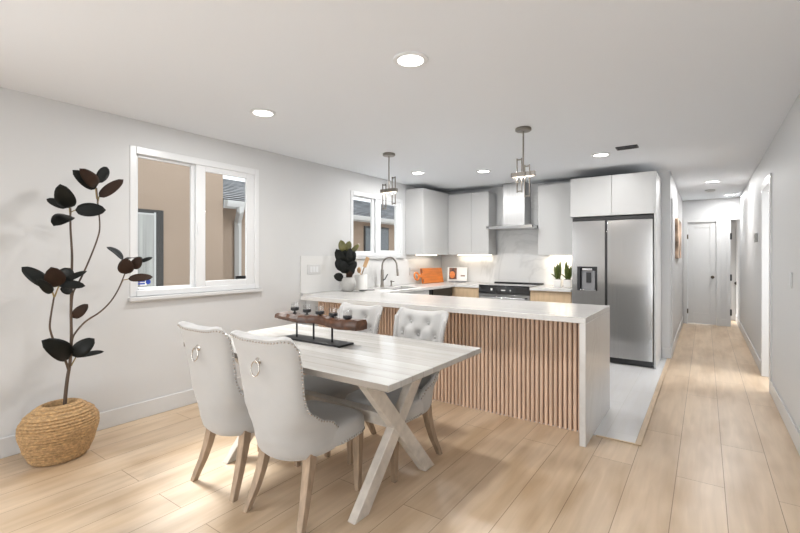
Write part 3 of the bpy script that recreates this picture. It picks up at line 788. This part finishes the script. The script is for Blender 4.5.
MB().box(-0.0295, -0.0281, -0.035, 0.035, -0.01, 0.035).build('thermostat_screen', M['greyplastic'], th)
ar = thing('wall_art', 'tall brown and white abstract canvas on the hallway wall', 'wall art', (-0.37, 8.2, 1.60))
MB().box(0.001, 0.04, -0.55, 0.55, -0.30, 0.30).build('canvas', M['art'], ar, bevel=0.004)

# ------------------------------------------------------------------ things on the worktops
def leaf_mesh(base, tip, width, nrm, bend=0.12, fold=0.15, n=9, stalk=0.0):
    """blade with a pointed oval outline, curved along its length and folded at the midrib"""
    base, tip = Vector(base), Vector(tip)
    ax = tip - base; L = ax.length; ax.normalize()
    nrm = Vector(nrm); nrm = (nrm - ax * nrm.dot(ax)).normalized()
    side = ax.cross(nrm)
    m = MB(); rows = []
    for i in range(n + 1):
        t = i / n
        wd = width / 2 * (math.sin(PI * min(1, t ** 0.88)) ** 0.52 if 0 < t < 1 else 0.0)
        wd = max(wd, 0.0006)
        c = base + ax * (L * t) + nrm * (bend * L * (math.sin(PI * t)))
        row = []
        for k in (-1, -0.55, 0, 0.55, 1):
            row.append(m.bm.verts.new(c + side * (wd * k) + nrm * (abs(k) ** 1.3 * wd * fold)))
        rows.append(row)
    for a, b in zip(rows, rows[1:]):
        for k in range(4): m.bm.faces.new((a[k], a[k + 1], b[k + 1], b[k]))
    return m

# potted rubber plant on the peninsula
VP = Vector((-3.60, 3.985, ZC))
vp = thing('potted_rubber_plant', 'dark-leaved rubber plant in a grey ceramic pot on the worktop', 'potted plant', VP)
prof = [(0.055, 0.0), (0.075, 0.012), (0.096, 0.06), (0.099, 0.10), (0.088, 0.145), (0.068, 0.165), (0.070, 0.172), (0.062, 0.172), (0.060, 0.16)]
MB().lathe(prof, n=28).build('pot', M['ceramic'], vp, smooth=50)
MB().lathe([(0.0605, 0.158), (0.0, 0.160)], n=20, cap=False).build('soil', M['soil'], vp)
st = MB(); 
for a in range(4): st.tube([(0.01 * math.cos(a * 1.6), 0.01 * math.sin(a * 1.6), 0.15), (0.03 * math.cos(a * 1.6), 0.03 * math.sin(a * 1.6), 0.25), (0.02 * math.cos(a * 1.6 + .5), 0.02 * math.sin(a * 1.6 + .5), 0.40)], 0.005, 6)
st.build('stem', M['bract'], vp, smooth=60)
fwd = Vector((-sY, cY, 0)); rgt = Vector((cY, sY, 0)); upv = Vector((0, 0, 1))
def vleaf(px0, py0, px1, py1, wpx, m_, dep=0.0, tilt=0.0):
    S = 1 / 80.0
    def P(px, py, dd): return rgt * ((px - 347) * S) + upv * ((288.5 - py) * S) - fwd * dd
    n_ = -fwd + rgt * (tilt) + upv * 0.35
    leaf_mesh(P(px0, py0, dep * 0.4), P(px1, py1, dep), wpx * S, n_, 0.10, 0.12, 8).build('leaf', M[m_], vp, smooth=60, solid=0.002)
for a in ((346, 268, 343, 246, 9, 'leaf', 0.0, -.3), (348, 262, 354, 249, 8, 'leaf', 0.02, .3), (344, 251, 340, 238, 8, 'leafgreen', 0.0, -.2), (345, 250, 349, 239, 7, 'leafgreen', -0.01, .3),
          (348, 253, 358, 242, 5, 'leafgreen', -.02, .4), (345, 262, 336, 247, 10, 'leaf', 0.05, -.4), (348, 262, 350, 246, 9, 'leaf', 0.04, .1), (344, 268, 336, 257, 10, 'leaf', 0.05, -.3),
          (347, 268, 356, 259, 9, 'leaf', 0.05, .4), (343, 276, 334, 273, 8.5, 'leaf', 0.09, -.1), (346, 271, 342, 258, 10, 'leaf', 0.07, -.1), (348, 273, 353, 262, 8, 'leaf', 0.07, .3), (347, 276, 351, 268, 6, 'leafbrown', 0.06, .4)):
    vleaf(*a)

# utensil crock
cr_p = Vector((-3.62, 4.255, ZC))
ck = tag(MB().lathe([(0.075, 0.0), (0.082, 0.008), (0.082, 0.19), (0.079, 0.196), (0.074, 0.192), (0.074, 0.012), (0, 0.010)], c=(0, 0, 0), n=28).build('utensil_crock', M['white'], smooth=40), 'white ceramic utensil crock behind the potted plant', 'crock')
ck.location = cr_p
us = thing('wooden_spoon', 'pale round-headed wooden spoon standing in the crock', 'spoon', cr_p)
MB().tube([(0.03, 0.040, 0.02), (-0.045, 0.036, 0.22)], 0.006, 8).build('handle', M['spoonwood'], us, smooth=50)
MB().ball((-0.060, 0.034, 0.25), 0.036, 2, (0.9, 0.45, 1.15)).build('spoon_bowl', M['spoonwood'], us, smooth=60)
us = thing('wooden_spatula', 'long striped wooden spatula leaning in the crock', 'spatula', cr_p)
MB().tube([(-0.03, -0.045, 0.02), (0.045, -0.035, 0.20), (0.082, -0.03, 0.29)], [0.006, 0.007, 0.009], 8).build('handle', M['legwood'], us, smooth=50)
MB().box(-0.024, 0.024, -0.004, 0.004, -0.07, 0.07, Matrix.Translation((0.110, -0.026, 0.355)) @ Matrix.Rotation(R(25), 4, 'Y') @ Matrix.Rotation(R(30), 4, 'Z')).build('blade', M['spoonwood'], us, bevel=0.003)
sr = thing('spoon_rest', 'small grey dish with a dark spoon in front of the crock', 'dish', (-3.42, 3.99, ZC), R(20))
MB().lathe([(0.05, 0), (0.075, 0.004), (0.082, 0.014), (0.078, 0.014), (0.07, 0.007), (0, 0.005)], n=26, sy=0.7).build('dish', M['ceramic'], sr, smooth=50)
MB().tube([(0.0, 0, 0.014), (0.06, 0.03, 0.019), (0.17, 0.08, 0.022)], [0.010, 0.006, 0.005], 8).build('spoon', M['iron'], sr, smooth=60)

# orange cutting board leaning on the sink-wall splashback
a_, b_ = Vector((-3.62, 5.74, 0)), Vector((-3.545, 6.27, 0))
ang = math.atan2(b_.y - a_.y, b_.x - a_.x)
cb = thing('cutting_board', 'orange wooden cutting board with a round handle leaning in the corner', 'cutting board', ((a_.x + b_.x) / 2, (a_.y + b_.y) / 2, ZC), ang)
L = (b_ - a_).length / 2
lean = Matrix.Rotation(R(-11), 4, 'X')
MB().box(-L, L, -0.011, 0.011, 0.003, 0.245, Matrix.Translation((0, 0, 0)) @ lean).build('board', M['orange'], cb, bevel=0.006)
hm = MB()
hm.tube([lean @ Vector((-L - 0.115 + 0.05 * math.cos(i * PI / 8), 0, 0.125 + 0.058 * math.sin(i * PI / 8))) for i in range(16)], 0.013, 8, closed=True)
hm.box(-L - 0.062, -L - 0.0005, -0.010, 0.010, 0.10, 0.15, lean)
hm.build('handle', M['orange'], cb, smooth=50)
MB().box(-L - 0.0004, -L + 0.03, -0.0145, -0.0112, 0.02, 0.075, lean).box(-L - 0.0004, -L + 0.025, -0.0145, -0.0112, 0.17, 0.235, lean).build('dark_grain', M['darkorange'], cb)

# open cookbook on a stand
bk = thing('cookbook', 'open cookbook with a dark food photo beside the orange board', 'book', (-3.375, 6.425, ZC), R(20))
ln = Matrix.Rotation(R(-12), 4, 'X')
MB().box(-0.165, 0.165, 0.010, 0.016, 0.02, 0.255, ln).build('cover', M['paper'], bk, bevel=0.002)
pg = MB().box(-0.162, -0.002, -0.004, 0.0095, 0.022, 0.252, ln).build('page', M['paper'], bk, bevel=0.002)
MB().box(-0.135, -0.008, -0.0052, -0.0041, 0.050, 0.243, ln).build('food_photo', M['photo'], pg)
MB().lathe([(0.046, 0), (0.030, 0.0015), (0, 0.002)], n=20, sy=1.3, M=ln @ Matrix.Rotation(R(90), 4, 'X'), c=(-0.075, -0.0230, 0.125)).build('food_photo_dish', M['orange'], pg, smooth=60)
pg = MB().box(0.002, 0.162, -0.004, 0.0095, 0.022, 0.252, ln).build('page', M['paper'], bk, bevel=0.002)
MB().box(0.06, 0.13, -0.0052, -0.0041, 0.10, 0.118, ln).build('small_photo', M['photo'], pg)
MB().box(-0.13, 0.15, -0.055, 0.03, 0.0, 0.018).build('book_stand', M['greyplastic'], bk, bevel=0.004)

# snake plants
def snake(x, y, label, seed):
    t = thing('snake_plant', label, 'potted plant', (x, y, ZC), 0, 'snake plants beside the fridge')
    p = MB()
    p.loft([[(-.048, -.048, 0), (.048, -.048, 0), (.048, .048, 0), (-.048, .048, 0)], [(-.056, -.056, .105), (.056, -.056, .105), (.056, .056, .105), (-.056, .056, .105)]])
    p.build('pot', M['white'], t, bevel=0.006)
    MB().box(-.046, .046, -.046, .046, .1051, .108).build('soil', M['soil'], t)
    rnd = random.Random(seed)
    for i in range(7):
        a = i * 0.9 + seed
        bx, by = 0.022 * math.cos(a), 0.022 * math.sin(a)
        h = 0.15 + 0.12 * rnd.random()
        sp = 0.014 + 0.030 * rnd.random()
        leaf_mesh((bx, by, 0.10), (bx + sp * math.cos(a), by + sp * math.sin(a), 0.10 + h), 0.046, (-math.cos(a + .8), -math.sin(a + .8), 0.2), 0.05, 0.4, 8).build('leaf', M['snake'], t, smooth=60, solid=0.003)
    leaf_mesh((-0.02, 0, 0.10), (-0.085, -0.045, 0.185), 0.022, (0.3, -0.5, 0.8), 0.1, 0.3, 8).build('leaf', M['snake'], t, smooth=60, solid=0.003)
snake(-1.70, 6.28, 'snake plant in a square white pot nearer the range', 3)
snake(-1.565, 6.28, 'snake plant in a square white pot against the fridge', 8)

# ------------------------------------------------------------------ dining table
TX, TY, TH = -1.977, 1.995, 0.762
tb = thing('dining_table', 'whitewashed trestle dining table with crossed legs', 'table', (TX, TY, 0))
hx, hy = 0.847, 0.483
MB().box(-hx, hx, -hy, hy, TH - 0.032, TH).build('tabletop', M['tabletop'], tb, bevel=0.004)
for s in (-1, 1):
    for q in (-1, 1):
        m = MB()
        # diagonal square-section beam, foot cut flat on the floor, halved so that the two cross flush
        xa = s * 0.542 + (0.002 if q * s > 0 else -0.002)
        y_f, y_t = q * 0.327, -q * 0.312
        hw_ = 0.055
        pts = [(y_f - hw_, 0.0), (y_f + hw_, 0.0), (y_t + hw_, TH - 0.0325), (y_t - hw_, TH - 0.0325)]
        m.prism(pts, 'x', xa - 0.026, xa + 0.026)
        m.build('leg', M['tablewood'], tb, bevel=0.004)
    MB().box(s * 0.575 - 0.03, s * 0.575 + 0.03, -0.30, 0.30, TH - 0.075, TH - 0.033).build('crossbar', M['tablewood'], tb, bevel=0.003)
MB().box(-0.54, 0.54, -0.035, 0.035, 0.355, 0.425).build('stretcher', M['tablewood'], tb, bevel=0.004)

# candle centrepiece
cp = thing('candle_holder', 'live-edge walnut candle board on a black iron stand', 'candle holder', (-2.10, 2.025, TH))
pl = MB(); pl.box(-0.29, 0.255, -0.062, 0.075, 0.0, 0.012); pl.build('base_plate', M['iron'], cp, bevel=0.002)
for x in (-0.20, -0.035, 0.135):
    MB().cyl((x, 0.0, 0.012), (x, 0.0, 0.122), 0.0065, 10).build('rod', M['iron'], cp, smooth=50)
bd = MB(); rings = []
rnd = random.Random(5)
N = 30
for i in range(N + 1):
    t = i / N
    x = -0.405 + 0.79 * t
    wv = 0.045 + 0.012 * math.sin(t * 9) + rnd.uniform(-0.004, 0.004)
    th_ = 0.042 + 0.022 * t
    if t < 0.10: wv *= 0.55 + 4.5 * t; th_ *= 0.6 + 4 * t
    zc = 0.126 - 0.018 * t + 0.004 * math.sin(t * 14)
    f1, f2 = rnd.uniform(-.004, .004), rnd.uniform(-.004, .004)
    rings.append([(x, -wv, zc + 0.003), (x, -wv * 1.08 + f1, zc + th_ * .55), (x, -wv * .8, zc + th_ + f2), (x, 0, zc + th_ * 1.02 + f1), (x, wv * .8, zc + th_ + f1), (x, wv * 1.08 + f2, zc + th_ * .55), (x, wv, zc + 0.003), (x, 0, zc)])
rings_pts = [[Vector(p) for p in r] for r in rings]
bd.loft(rings_pts)
bo = bd.build('wood_board', [M['board'], M['bark']], cp, smooth=40)
for p in bo.data.polygons:
    c = p.center
    if p.normal.z > 0.55 and (c.y > 0.012 or c.x < -0.2 or rnd.random() < 0.45): p.material_index = 1
for i in range(5):
    x = -0.225 + i * 0.122
    c0 = (x, 0.004, 0.008 - 0.0045 * i)
    cu = MB(); cu.lathe([(0.016, 0.162), (0.016, 0.168), (0.006, 0.171), (0.005, 0.180), (0.020, 0.183), (0.0285, 0.188), (0.0285, 0.204), (0.0, 0.205)], c=c0, n=18)
    cup = cu.build('candle_cup', M['iron'], cp, smooth=40)
    MB().lathe([(0.0270, 0.2045), (0.0285, 0.236), (0.0270, 0.236), (0.0255, 0.2062)], c=c0, n=18, cap=False).build('glass_sleeve', M['clear'], cup, smooth=50)

# ------------------------------------------------------------------ dining chairs
def lerp(a, b, t): return a + (b - a) * t
def interp(tab, v):
    for (a, x), (b, y) in zip(tab, tab[1:]):
        if v <= b: 
            t = (v - a) / (b - a); t = max(0, min(1, t)); t = t * t * (3 - 2 * t) * 0.5 + t * 0.5
            return x + (y - x) * t
    return tab[-1][1]
W_T = [(0.305, 0.190), (0.36, 0.212), (0.50, 0.220), (0.62, 0.208), (0.78, 0.214), (0.95, 0.228)]        # half width of the shell by height
B_T = [(0.305, -0.240), (0.35, -0.278), (0.42, -0.300), (0.50, -0.310), (0.65, -0.323), (0.80, -0.345), (0.90, -0.368), (0.95, -0.382)]   # back line
F_T = [(0.325, -0.02), (0.43, 0.0), (0.475, -0.045), (0.52, -0.150), (0.58, -0.225), (0.66, -0.252), (0.78, -0.270), (0.90, -0.300), (0.95, -0.318)]   # front edge of wings
NU, NV = 56, 34
Z0, Z1 = 0.312, 0.945
buttons = []
for r_, z in enumerate((0.86, 0.775, 0.69, 0.605)):
    for x in ((-0.075, 0.075) if r_ % 2 == 0 else (-0.145, 0.0, 0.145)): buttons.append((x, z))
def shell_pt(u, z, inner):
    th = PI * u
    w_, yb, yf = interp(W_T, z), interp(B_T, z), interp(F_T, z)
    c, s_ = math.cos(th), math.sin(th)
    e = 0.80
    x = w_ * math.copysign(abs(c) ** e, c)
    k = abs(s_) ** e
    y = yf + (yb - yf) * k
    if inner:
        tk = 0.036 + 0.030 * k
        x *= (w_ - 0.030) / w_
        y = yf + (yb + tk - yf) * k if (yb + tk - yf) < 0 else y + tk * k
        if z > 0.54 and k > 0.6:
            d = 0.0
            for bx, bz in buttons:
                rr = ((x - bx) ** 2 + (z - bz) ** 2)
                d += 0.026 * math.exp(-rr / 0.0009) + 0.008 * math.exp(-rr / 0.004)
                for (cx_, cz_) in buttons:
                    if 0 < cz_ - bz < 0.1 and abs(cx_ - bx) < 0.09:
                        # pleat between neighbouring buttons
                        ax_, az_ = cx_ - bx, cz_ - bz
                        t = max(0, min(1, ((x - bx) * ax_ + (z - bz) * az_) / (ax_ * ax_ + az_ * az_)))
                        q = (x - bx - t * ax_) ** 2 + (z - bz - t * az_) ** 2
                        d += 0.007 * math.exp(-q / 0.00012)
            y += 0.022 - min(d, 0.036) if k > 0.85 else (0.022 - min(d, 0.036)) * (k - 0.6) / 0.25
    return Vector((x, y, z))
def top_z(u):
    # slightly higher wing tips, rounded corners
    c = abs(math.cos(PI * u))
    return Z1 - 0.012 + 0.012 * math.exp(-((c - 0.75) / 0.25) ** 2) - 0.045 * max(0, (c - 0.90) / 0.10) ** 2
def bot_z(u):
    return Z0 + 0.012 * abs(math.cos(PI * u))
def make_chair(label, loc, rz):
    t = thing('dining_chair', label, 'chair', loc, rz, 'cream tufted dining chairs')
    m = MB()
    O, I = [], []
    for i in range(NU + 1):
        u = i / NU
        z1, z0 = top_z(u), bot_z(u)
        O.append([m.bm.verts.new(shell_pt(u, lerp(z0, z1, j / NV), False)) for j in range(NV + 1)])
        I.append([m.bm.verts.new(shell_pt(u, lerp(z0, z1 - 0.004, j / NV), True)) for j in range(NV + 1)])
    for i in range(NU):
        for j in range(NV):
            m.bm.faces.new((O[i][j], O[i + 1][j], O[i + 1][j + 1], O[i][j + 1]))
            m.bm.faces.new((I[i][j], I[i][j + 1], I[i + 1][j + 1], I[i + 1][j]))
    # rolled rim along wing fronts and top: a raised middle row gives a round edge
    def rim(a, b, a2, b2, out):
        ma = m.bm.verts.new((a.co + b.co) / 2 + out); mb_ = m.bm.verts.new((a2.co + b2.co) / 2 + out)
        return ma, mb_
    mids_top = [m.bm.verts.new((O[i][NV].co + I[i][NV].co) / 2 + Vector((0, 0, 0.012))) for i in range(NU + 1)]
    for i in range(NU):
        m.bm.faces.new((O[i][NV], O[i + 1][NV], mids_top[i + 1], mids_top[i]))
        m.bm.faces.new((mids_top[i], mids_top[i + 1], I[i + 1][NV], I[i][NV]))
        m.bm.faces.new((O[i][0], I[i][0], I[i + 1][0], O[i + 1][0]))
    for i in (0, NU):
        md = [m.bm.verts.new((O[i][j].co + I[i][j].co) / 2 + Vector((0, 0.010, 0))) for j in range(NV + 1)]
        md[NV] = mids_top[i] if False else md[NV]
        for j in range(NV):
            m.bm.faces.new((O[i][j], O[i][j + 1], md[j + 1], md[j]))
            m.bm.faces.new((md[j], md[j + 1], I[i][j + 1], I[i][j]))
        m.bm.faces.new((O[i][NV], mids_top[i], md[NV])); m.bm.faces.new((mids_top[i], I[i][NV], md[NV]))
        m.bm.faces.new((O[i][0], md[0], I[i][0]))
    m.build('back_shell', M['fabric'], t, smooth=75)
    # seat cushion: rounded plan, crowned top
    s = MB(); rings = []
    def plan(sc, z, yo=0.0):
        out = []
        for i in range(48):
            a = 2 * PI * i / 48
            c, q = math.cos(a), math.sin(a)
            ex = 0.32
            x = 0.232 * sc * math.copysign(abs(c) ** ex, c)
            y = 0.02 + 0.232 * sc * math.copysign(abs(q) ** ex, q) * (1.0 if q > 0 else 0.86)
            if y < 0: x *= 1 - 0.28 * min(1, -y / 0.18)
            zz = z
            out.append((x, y + yo, zz))
        return out
    for sc, z in ((0.94, 0.337), (0.985, 0.340), (1.0, 0.352), (1.0, 0.400), (0.992, 0.418), (0.965, 0.434), (0.88, 0.447), (0.70, 0.457), (0.40, 0.463), (0.1, 0.465)):
        rings.append(plan(sc, z))
    s.loft(rings); s.build('seat', M['fabric'], t, smooth=50)
    # button tufts
    for bx, bz in buttons:
        best = min((abs(shell_pt(u / 200, bz, True).x - bx), u) for u in range(40, 161))[1]
        p = shell_pt(best / 200, bz, True)
        MB().ball((p.x, p.y + 0.004, p.z), 0.0105, 2, (1, 0.55, 1)).build('button', M['fabric'], t, smooth=80)
    # nailhead trim down both wing edges, along the top back edge and the seat front
    n_ = MB()
    def nail(p): n_.ball(p, 0.0052, 1)
    for u, sg in ((0.0, 1), (1.0, -1)):
        z = 0.47
        prev = None
        for k in range(200):
            z = 0.44 + k * 0.0025
            if z > 0.875: break
            p = shell_pt(u, z, False) + Vector((sg * 0.0015, -0.010, 0))
            if prev is None or (p - prev).length > 0.0185: nail(p); prev = p
    prev = None
    for k in range(400):
        u = 0.02 + 0.96 * k / 400
        p = shell_pt(u, top_z(u) - 0.012, False)
        th = PI * u
        p += Vector((math.cos(th) * 0.002, -0.002 * math.sin(th), 0))
        if prev is None or (p - prev).length > 0.0185: nail(p); prev = p
    n_.build('nailhead_trim', M['nail'], t, smooth=80)
    n_ = MB()
    prev = None
    pl_ = plan(1.004, 0.352)
    for i in range(48):
        a, b = Vector(pl_[i]), Vector(pl_[(i + 1) % 48])
        st_ = max(1, int((b - a).length / 0.002))
        for k in range(st_):
            p = a.lerp(b, k / st_)
            if p.y > 0.0 and (prev is None or (p - prev).length > 0.0185): nail(p); prev = p
    n_.build('seat_nailheads', M['nail'], t, smooth=80)
    # ring pull on the back
    zr = 0.825
    p = shell_pt(0.5, zr, False)
    rp = MB(); rp.lathe([(0.019, 0.0), (0.019, 0.004), (0.012, 0.010), (0.008, 0.020), (0, 0.021)], n=18, M=Matrix.Rotation(R(90), 4, 'X'), c=(p.x, p.y + 0.001, p.z))
    ro = rp.build('ring_pull', M['nail'], t, smooth=40)
    rr = MB(); rr.tube([(p.x + 0.028 * math.sin(a * PI / 12), p.y - 0.016 - 0.010 * (1 - math.cos(a * PI / 12)) * 0.4, p.z - 0.034 + 0.036 * math.cos(a * PI / 12)) for a in range(24)], 0.0038, 8, closed=True)
    rr.build('ring', M['nail'], ro, smooth=70)
    # legs
    for sg in (-1, 1):
        l = MB()
        def sq(cx, cy, z, h): return [(cx - h, cy - h, z), (cx + h, cy - h, z), (cx + h, cy + h, z), (cx - h, cy + h, z)]
        l.loft([sq(sg * 0.180, 0.205, 0.0, 0.015), sq(sg * 0.180, 0.205, 0.20, 0.020), sq(sg * 0.180, 0.205, 0.336, 0.024)])
        l.build('leg', M['legwood'], t, bevel=0.003)
        l = MB()
        l.loft([sq(sg * 0.192, -0.262, 0.0, 0.016), sq(sg * 0.184, -0.244, 0.05, 0.018), sq(sg * 0.172, -0.215, 0.12, 0.020), sq(sg * 0.163, -0.190, 0.20, 0.022), sq(sg * 0.158, -0.170, 0.28, 0.024), sq(sg * 0.156, -0.160, 0.350, 0.025)])
        l.build('leg', M['legwood'], t, bevel=0.003)
    return t
ch = make_chair('cream dining chair nearest the camera, ring pull on its back', (-1.780, 1.655, 0), R(4))
dup(ch, (-2.288, 1.655, 0), R(1), 'cream dining chair beside the nearest one, closer to the plant')
dup(ch, (-1.665, 2.275, 0), R(177), 'cream tufted dining chair facing the camera near the right table end')
dup(ch, (-2.225, 2.275, 0), R(179), 'cream tufted dining chair facing the camera behind the candle board')

# ------------------------------------------------------------------ tall plant in its basket
BC = Vector((-3.475, 1.035, 0))
bs = thing('woven_basket', 'round-shouldered woven seagrass basket on the floor by the wall', 'basket', BC)
prof = []
tab = [(0.0, 0.62), (0.03, 0.74), (0.10, 0.88), (0.20, 1.0), (0.25, 0.99), (0.30, 0.86), (0.34, 0.64), (0.365, 0.46)]
m = MB(); rings = []
NR = 96
for i in range(NR + 1):
    z = 0.365 * i / NR
    r = interp(tab, z)
    coil = 0.012 * abs(math.sin(PI * z / 0.0182))
    rings.append([Vector(((0.170 * r + coil) * math.cos(a) , (0.210 * r + coil) * math.sin(a), z + 0.0)) for a in [2 * PI * k / 72 + (i % 2) * 0 for k in range(72)]])
for sc, z in ((0.41, 0.362), (0.40, 0.335), (0.39, 0.300)):
    rings.append([Vector((0.178 * sc * math.cos(2 * PI * k / 72), 0.222 * sc * math.sin(2 * PI * k / 72), z)) for k in range(72)])
m.loft(rings)
m.build('basket_wall', M['seagrass'], bs, smooth=70)
pt = thing('rubber_tree', 'tall sparse rubber tree with dark leaves growing from the basket', 'plant', (BC.x, BC.y, 0.30))
O_ = Vector((BC.x, BC.y, 0.30))
def PP(px, py, x=-3.45): return at(px, py, x=x) - O_
MB().lathe([(0.068, 0.0005), (0.068, 0.020), (0.0, 0.024)], n=24, sy=1.24).build('soil', M['soil'], pt)
def smooth_path(pts, n=5):
    pts = [Vector(p) for p in pts]; out = []
    q = [pts[0]] + pts + [pts[-1]]
    for i in range(1, len(q) - 2):
        for k in range(n):
            t = k / n
            a, b, c, d_ = q[i - 1], q[i], q[i + 1], q[i + 2]
            out.append(0.5 * ((2 * b) + (c - a) * t + (2 * a - 5 * b + 4 * c - d_) * t * t + (3 * b - a - 3 * c + d_) * t ** 3))
    out.append(pts[-1]); return out
def stem(name, pl, r0, r1):
    p = smooth_path([PP(*q) for q in pl])
    n = len(p)
    MB().tube(p, [0.72 * lerp(r0, r1, i / (n - 1)) for i in range(n)], 8).build(name, M['stem'], pt, smooth=70)
stem('trunk', [(64.5, 412), (65.5, 395), (67.5, 378), (70, 362), (71.3, 340), (71, 310), (71.5, 280), (72, 255), (70.5, 228), (70.5, 208)], 0.017, 0.008)
stem('branch', [(71.5, 308), (73, 293), (79.5, 281), (88, 263), (97, 240), (99.8, 226), (97.8, 203), (96.6, 188)], 0.009, 0.006)
stem('branch', [(68.5, 370, -3.44), (65, 360, -3.42), (56, 345, -3.40), (51, 333, -3.38), (50, 322, -3.37), (54, 297, -3.36)], 0.011, 0.007)
stem('branch', [(71.5, 345, -3.45), (74, 335, -3.43), (85, 322, -3.40), (100, 312, -3.37), (111, 301, -3.34), (119, 288, -3.32), (125.5, 272, -3.30)], 0.009, 0.006)
def pleaf(px0, py0, px1, py1, wpx, m_, x0, x1, edge=False, tilt=0.0, bend=0.10):
    a, b = PP(px0, py0, x0), PP(px1, py1, x1)
    mid = (a + b) / 2 + O_ - Vector((0, 0, CAM_H))
    dep = mid.dot(fwd)
    view = -(mid.normalized())
    if edge:
        nrm = Vector((0, 0, 1)) + view * 0.25 + rgt * tilt; wd = 0.085
    else:
        nrm = view + upv * 0.25 + rgt * tilt; wd = wpx * dep / F_PX
    lf = leaf_mesh(a, b, wd, nrm, bend, 0.10, 10).build('leaf', M[m_], pt, smooth=60, solid=0.0018)
X_ = -3.45
# crown of the main stem
pleaf(69.5, 208, 60, 184, 17, 'leaf', X_, X_ + .10, tilt=-.2)
pleaf(67, 208, 46.5, 199, 8, 'leaf', X_, X_ - .06, tilt=-.2)
pleaf(70.5, 216, 53.5, 226, 16, 'leaf', X_, X_ + .12, tilt=-.3)
pleaf(75, 210, 106, 210, 14, 'leaf', X_, X_ + .08, tilt=.1, bend=0.03)
# crown of the tall branch
pleaf(96, 189, 72.5, 170, 12, 'leaf', X_, X_ + .03, tilt=-.2)
pleaf(97, 186, 79.5, 168.5, 13, 'leafbrown', X_, X_ + .12, tilt=-.1)
pleaf(97.5, 183, 107, 167, 10, 'leaf', X_, X_ - .05, tilt=.3)
pleaf(99, 197, 123.5, 179.5, 10, 'leafbrown', X_, X_ + .08, tilt=.2)
# left branch
pleaf(52, 288, 21.5, 267, 13, 'leaf', -3.36, -3.42, tilt=-.1)
pleaf(52, 293, 37, 279, 9, 'leaf', -3.36, -3.28, tilt=-.2)
pleaf(56, 287, 51, 267, 18, 'leafbrown', -3.36, -3.28, tilt=.1)
pleaf(58, 287, 70, 268, 15, 'leaf', -3.38, -3.44, tilt=.2)
pleaf(60, 283, 87, 271, 6, 'leaf', -3.37, -3.33, tilt=.1)
pleaf(58, 284, 85.5, 286, 9, 'leaf', -3.37, -3.30, tilt=.1)
pleaf(60, 289, 72, 291, 10, 'leaf', -3.40, -3.44, tilt=.2)
# right branch
pleaf(126, 274, 125.5, 258, 14, 'leafbrown', -3.30, -3.25, tilt=.0)
pleaf(133, 269, 140, 257, 10, 'leafbrown', -3.30, -3.26, tilt=.2)
pleaf(128, 279, 153, 277, 8, 'leafbrown', -3.30, -3.24, tilt=.1)
pleaf(123, 260, 106.5, 247, 7, 'leaf', -3.30, -3.34, edge=True, tilt=.3)
pleaf(128, 259, 141, 260, 8, 'leaf', -3.33, -3.40, edge=True, tilt=-.2)
pleaf(140, 262, 152.5, 257.5, 4, 'leaf', -3.30, -3.28, tilt=.1)
# lower leaves on the trunk
pleaf(73, 318, 88, 304, 10, 'leafbrown', X_, X_ + .06, tilt=.1)
pleaf(70.5, 357, 41.5, 340.5, 19, 'leaf', X_, X_ + .12, tilt=-.2)
pleaf(72, 356, 94.5, 338.5, 15, 'leaf', X_, X_ + .06, tilt=.2)
pleaf(76, 357, 104, 351.5, 5, 'leaf', X_, X_ - .04, tilt=.1)
def petiole(pts): 
    return MB().tube([PP(*q) for q in pts], [0.005, 0.004, 0.0035][:len(pts)], 6).build('leaf_stalk', M['bract'], pt, smooth=70)
petiole([(70.5, 218), (71, 212), (75.5, 210)]); petiole([(70.5, 218), (69.5, 208, X_)]); petiole([(70.5, 220), (70.5, 216, X_)])
petiole([(97.5, 203), (99, 196.5)]); petiole([(97, 199), (95.5, 188)]); petiole([(71, 366), (76, 357)]); petiole([(54.5, 297, -3.36), (60, 283, -3.37)]); petiole([(54, 297, -3.36), (51.5, 289, -3.36)])
petiole([(119.5, 287, -3.32), (123, 280, -3.31), (129, 279, -3.30)])
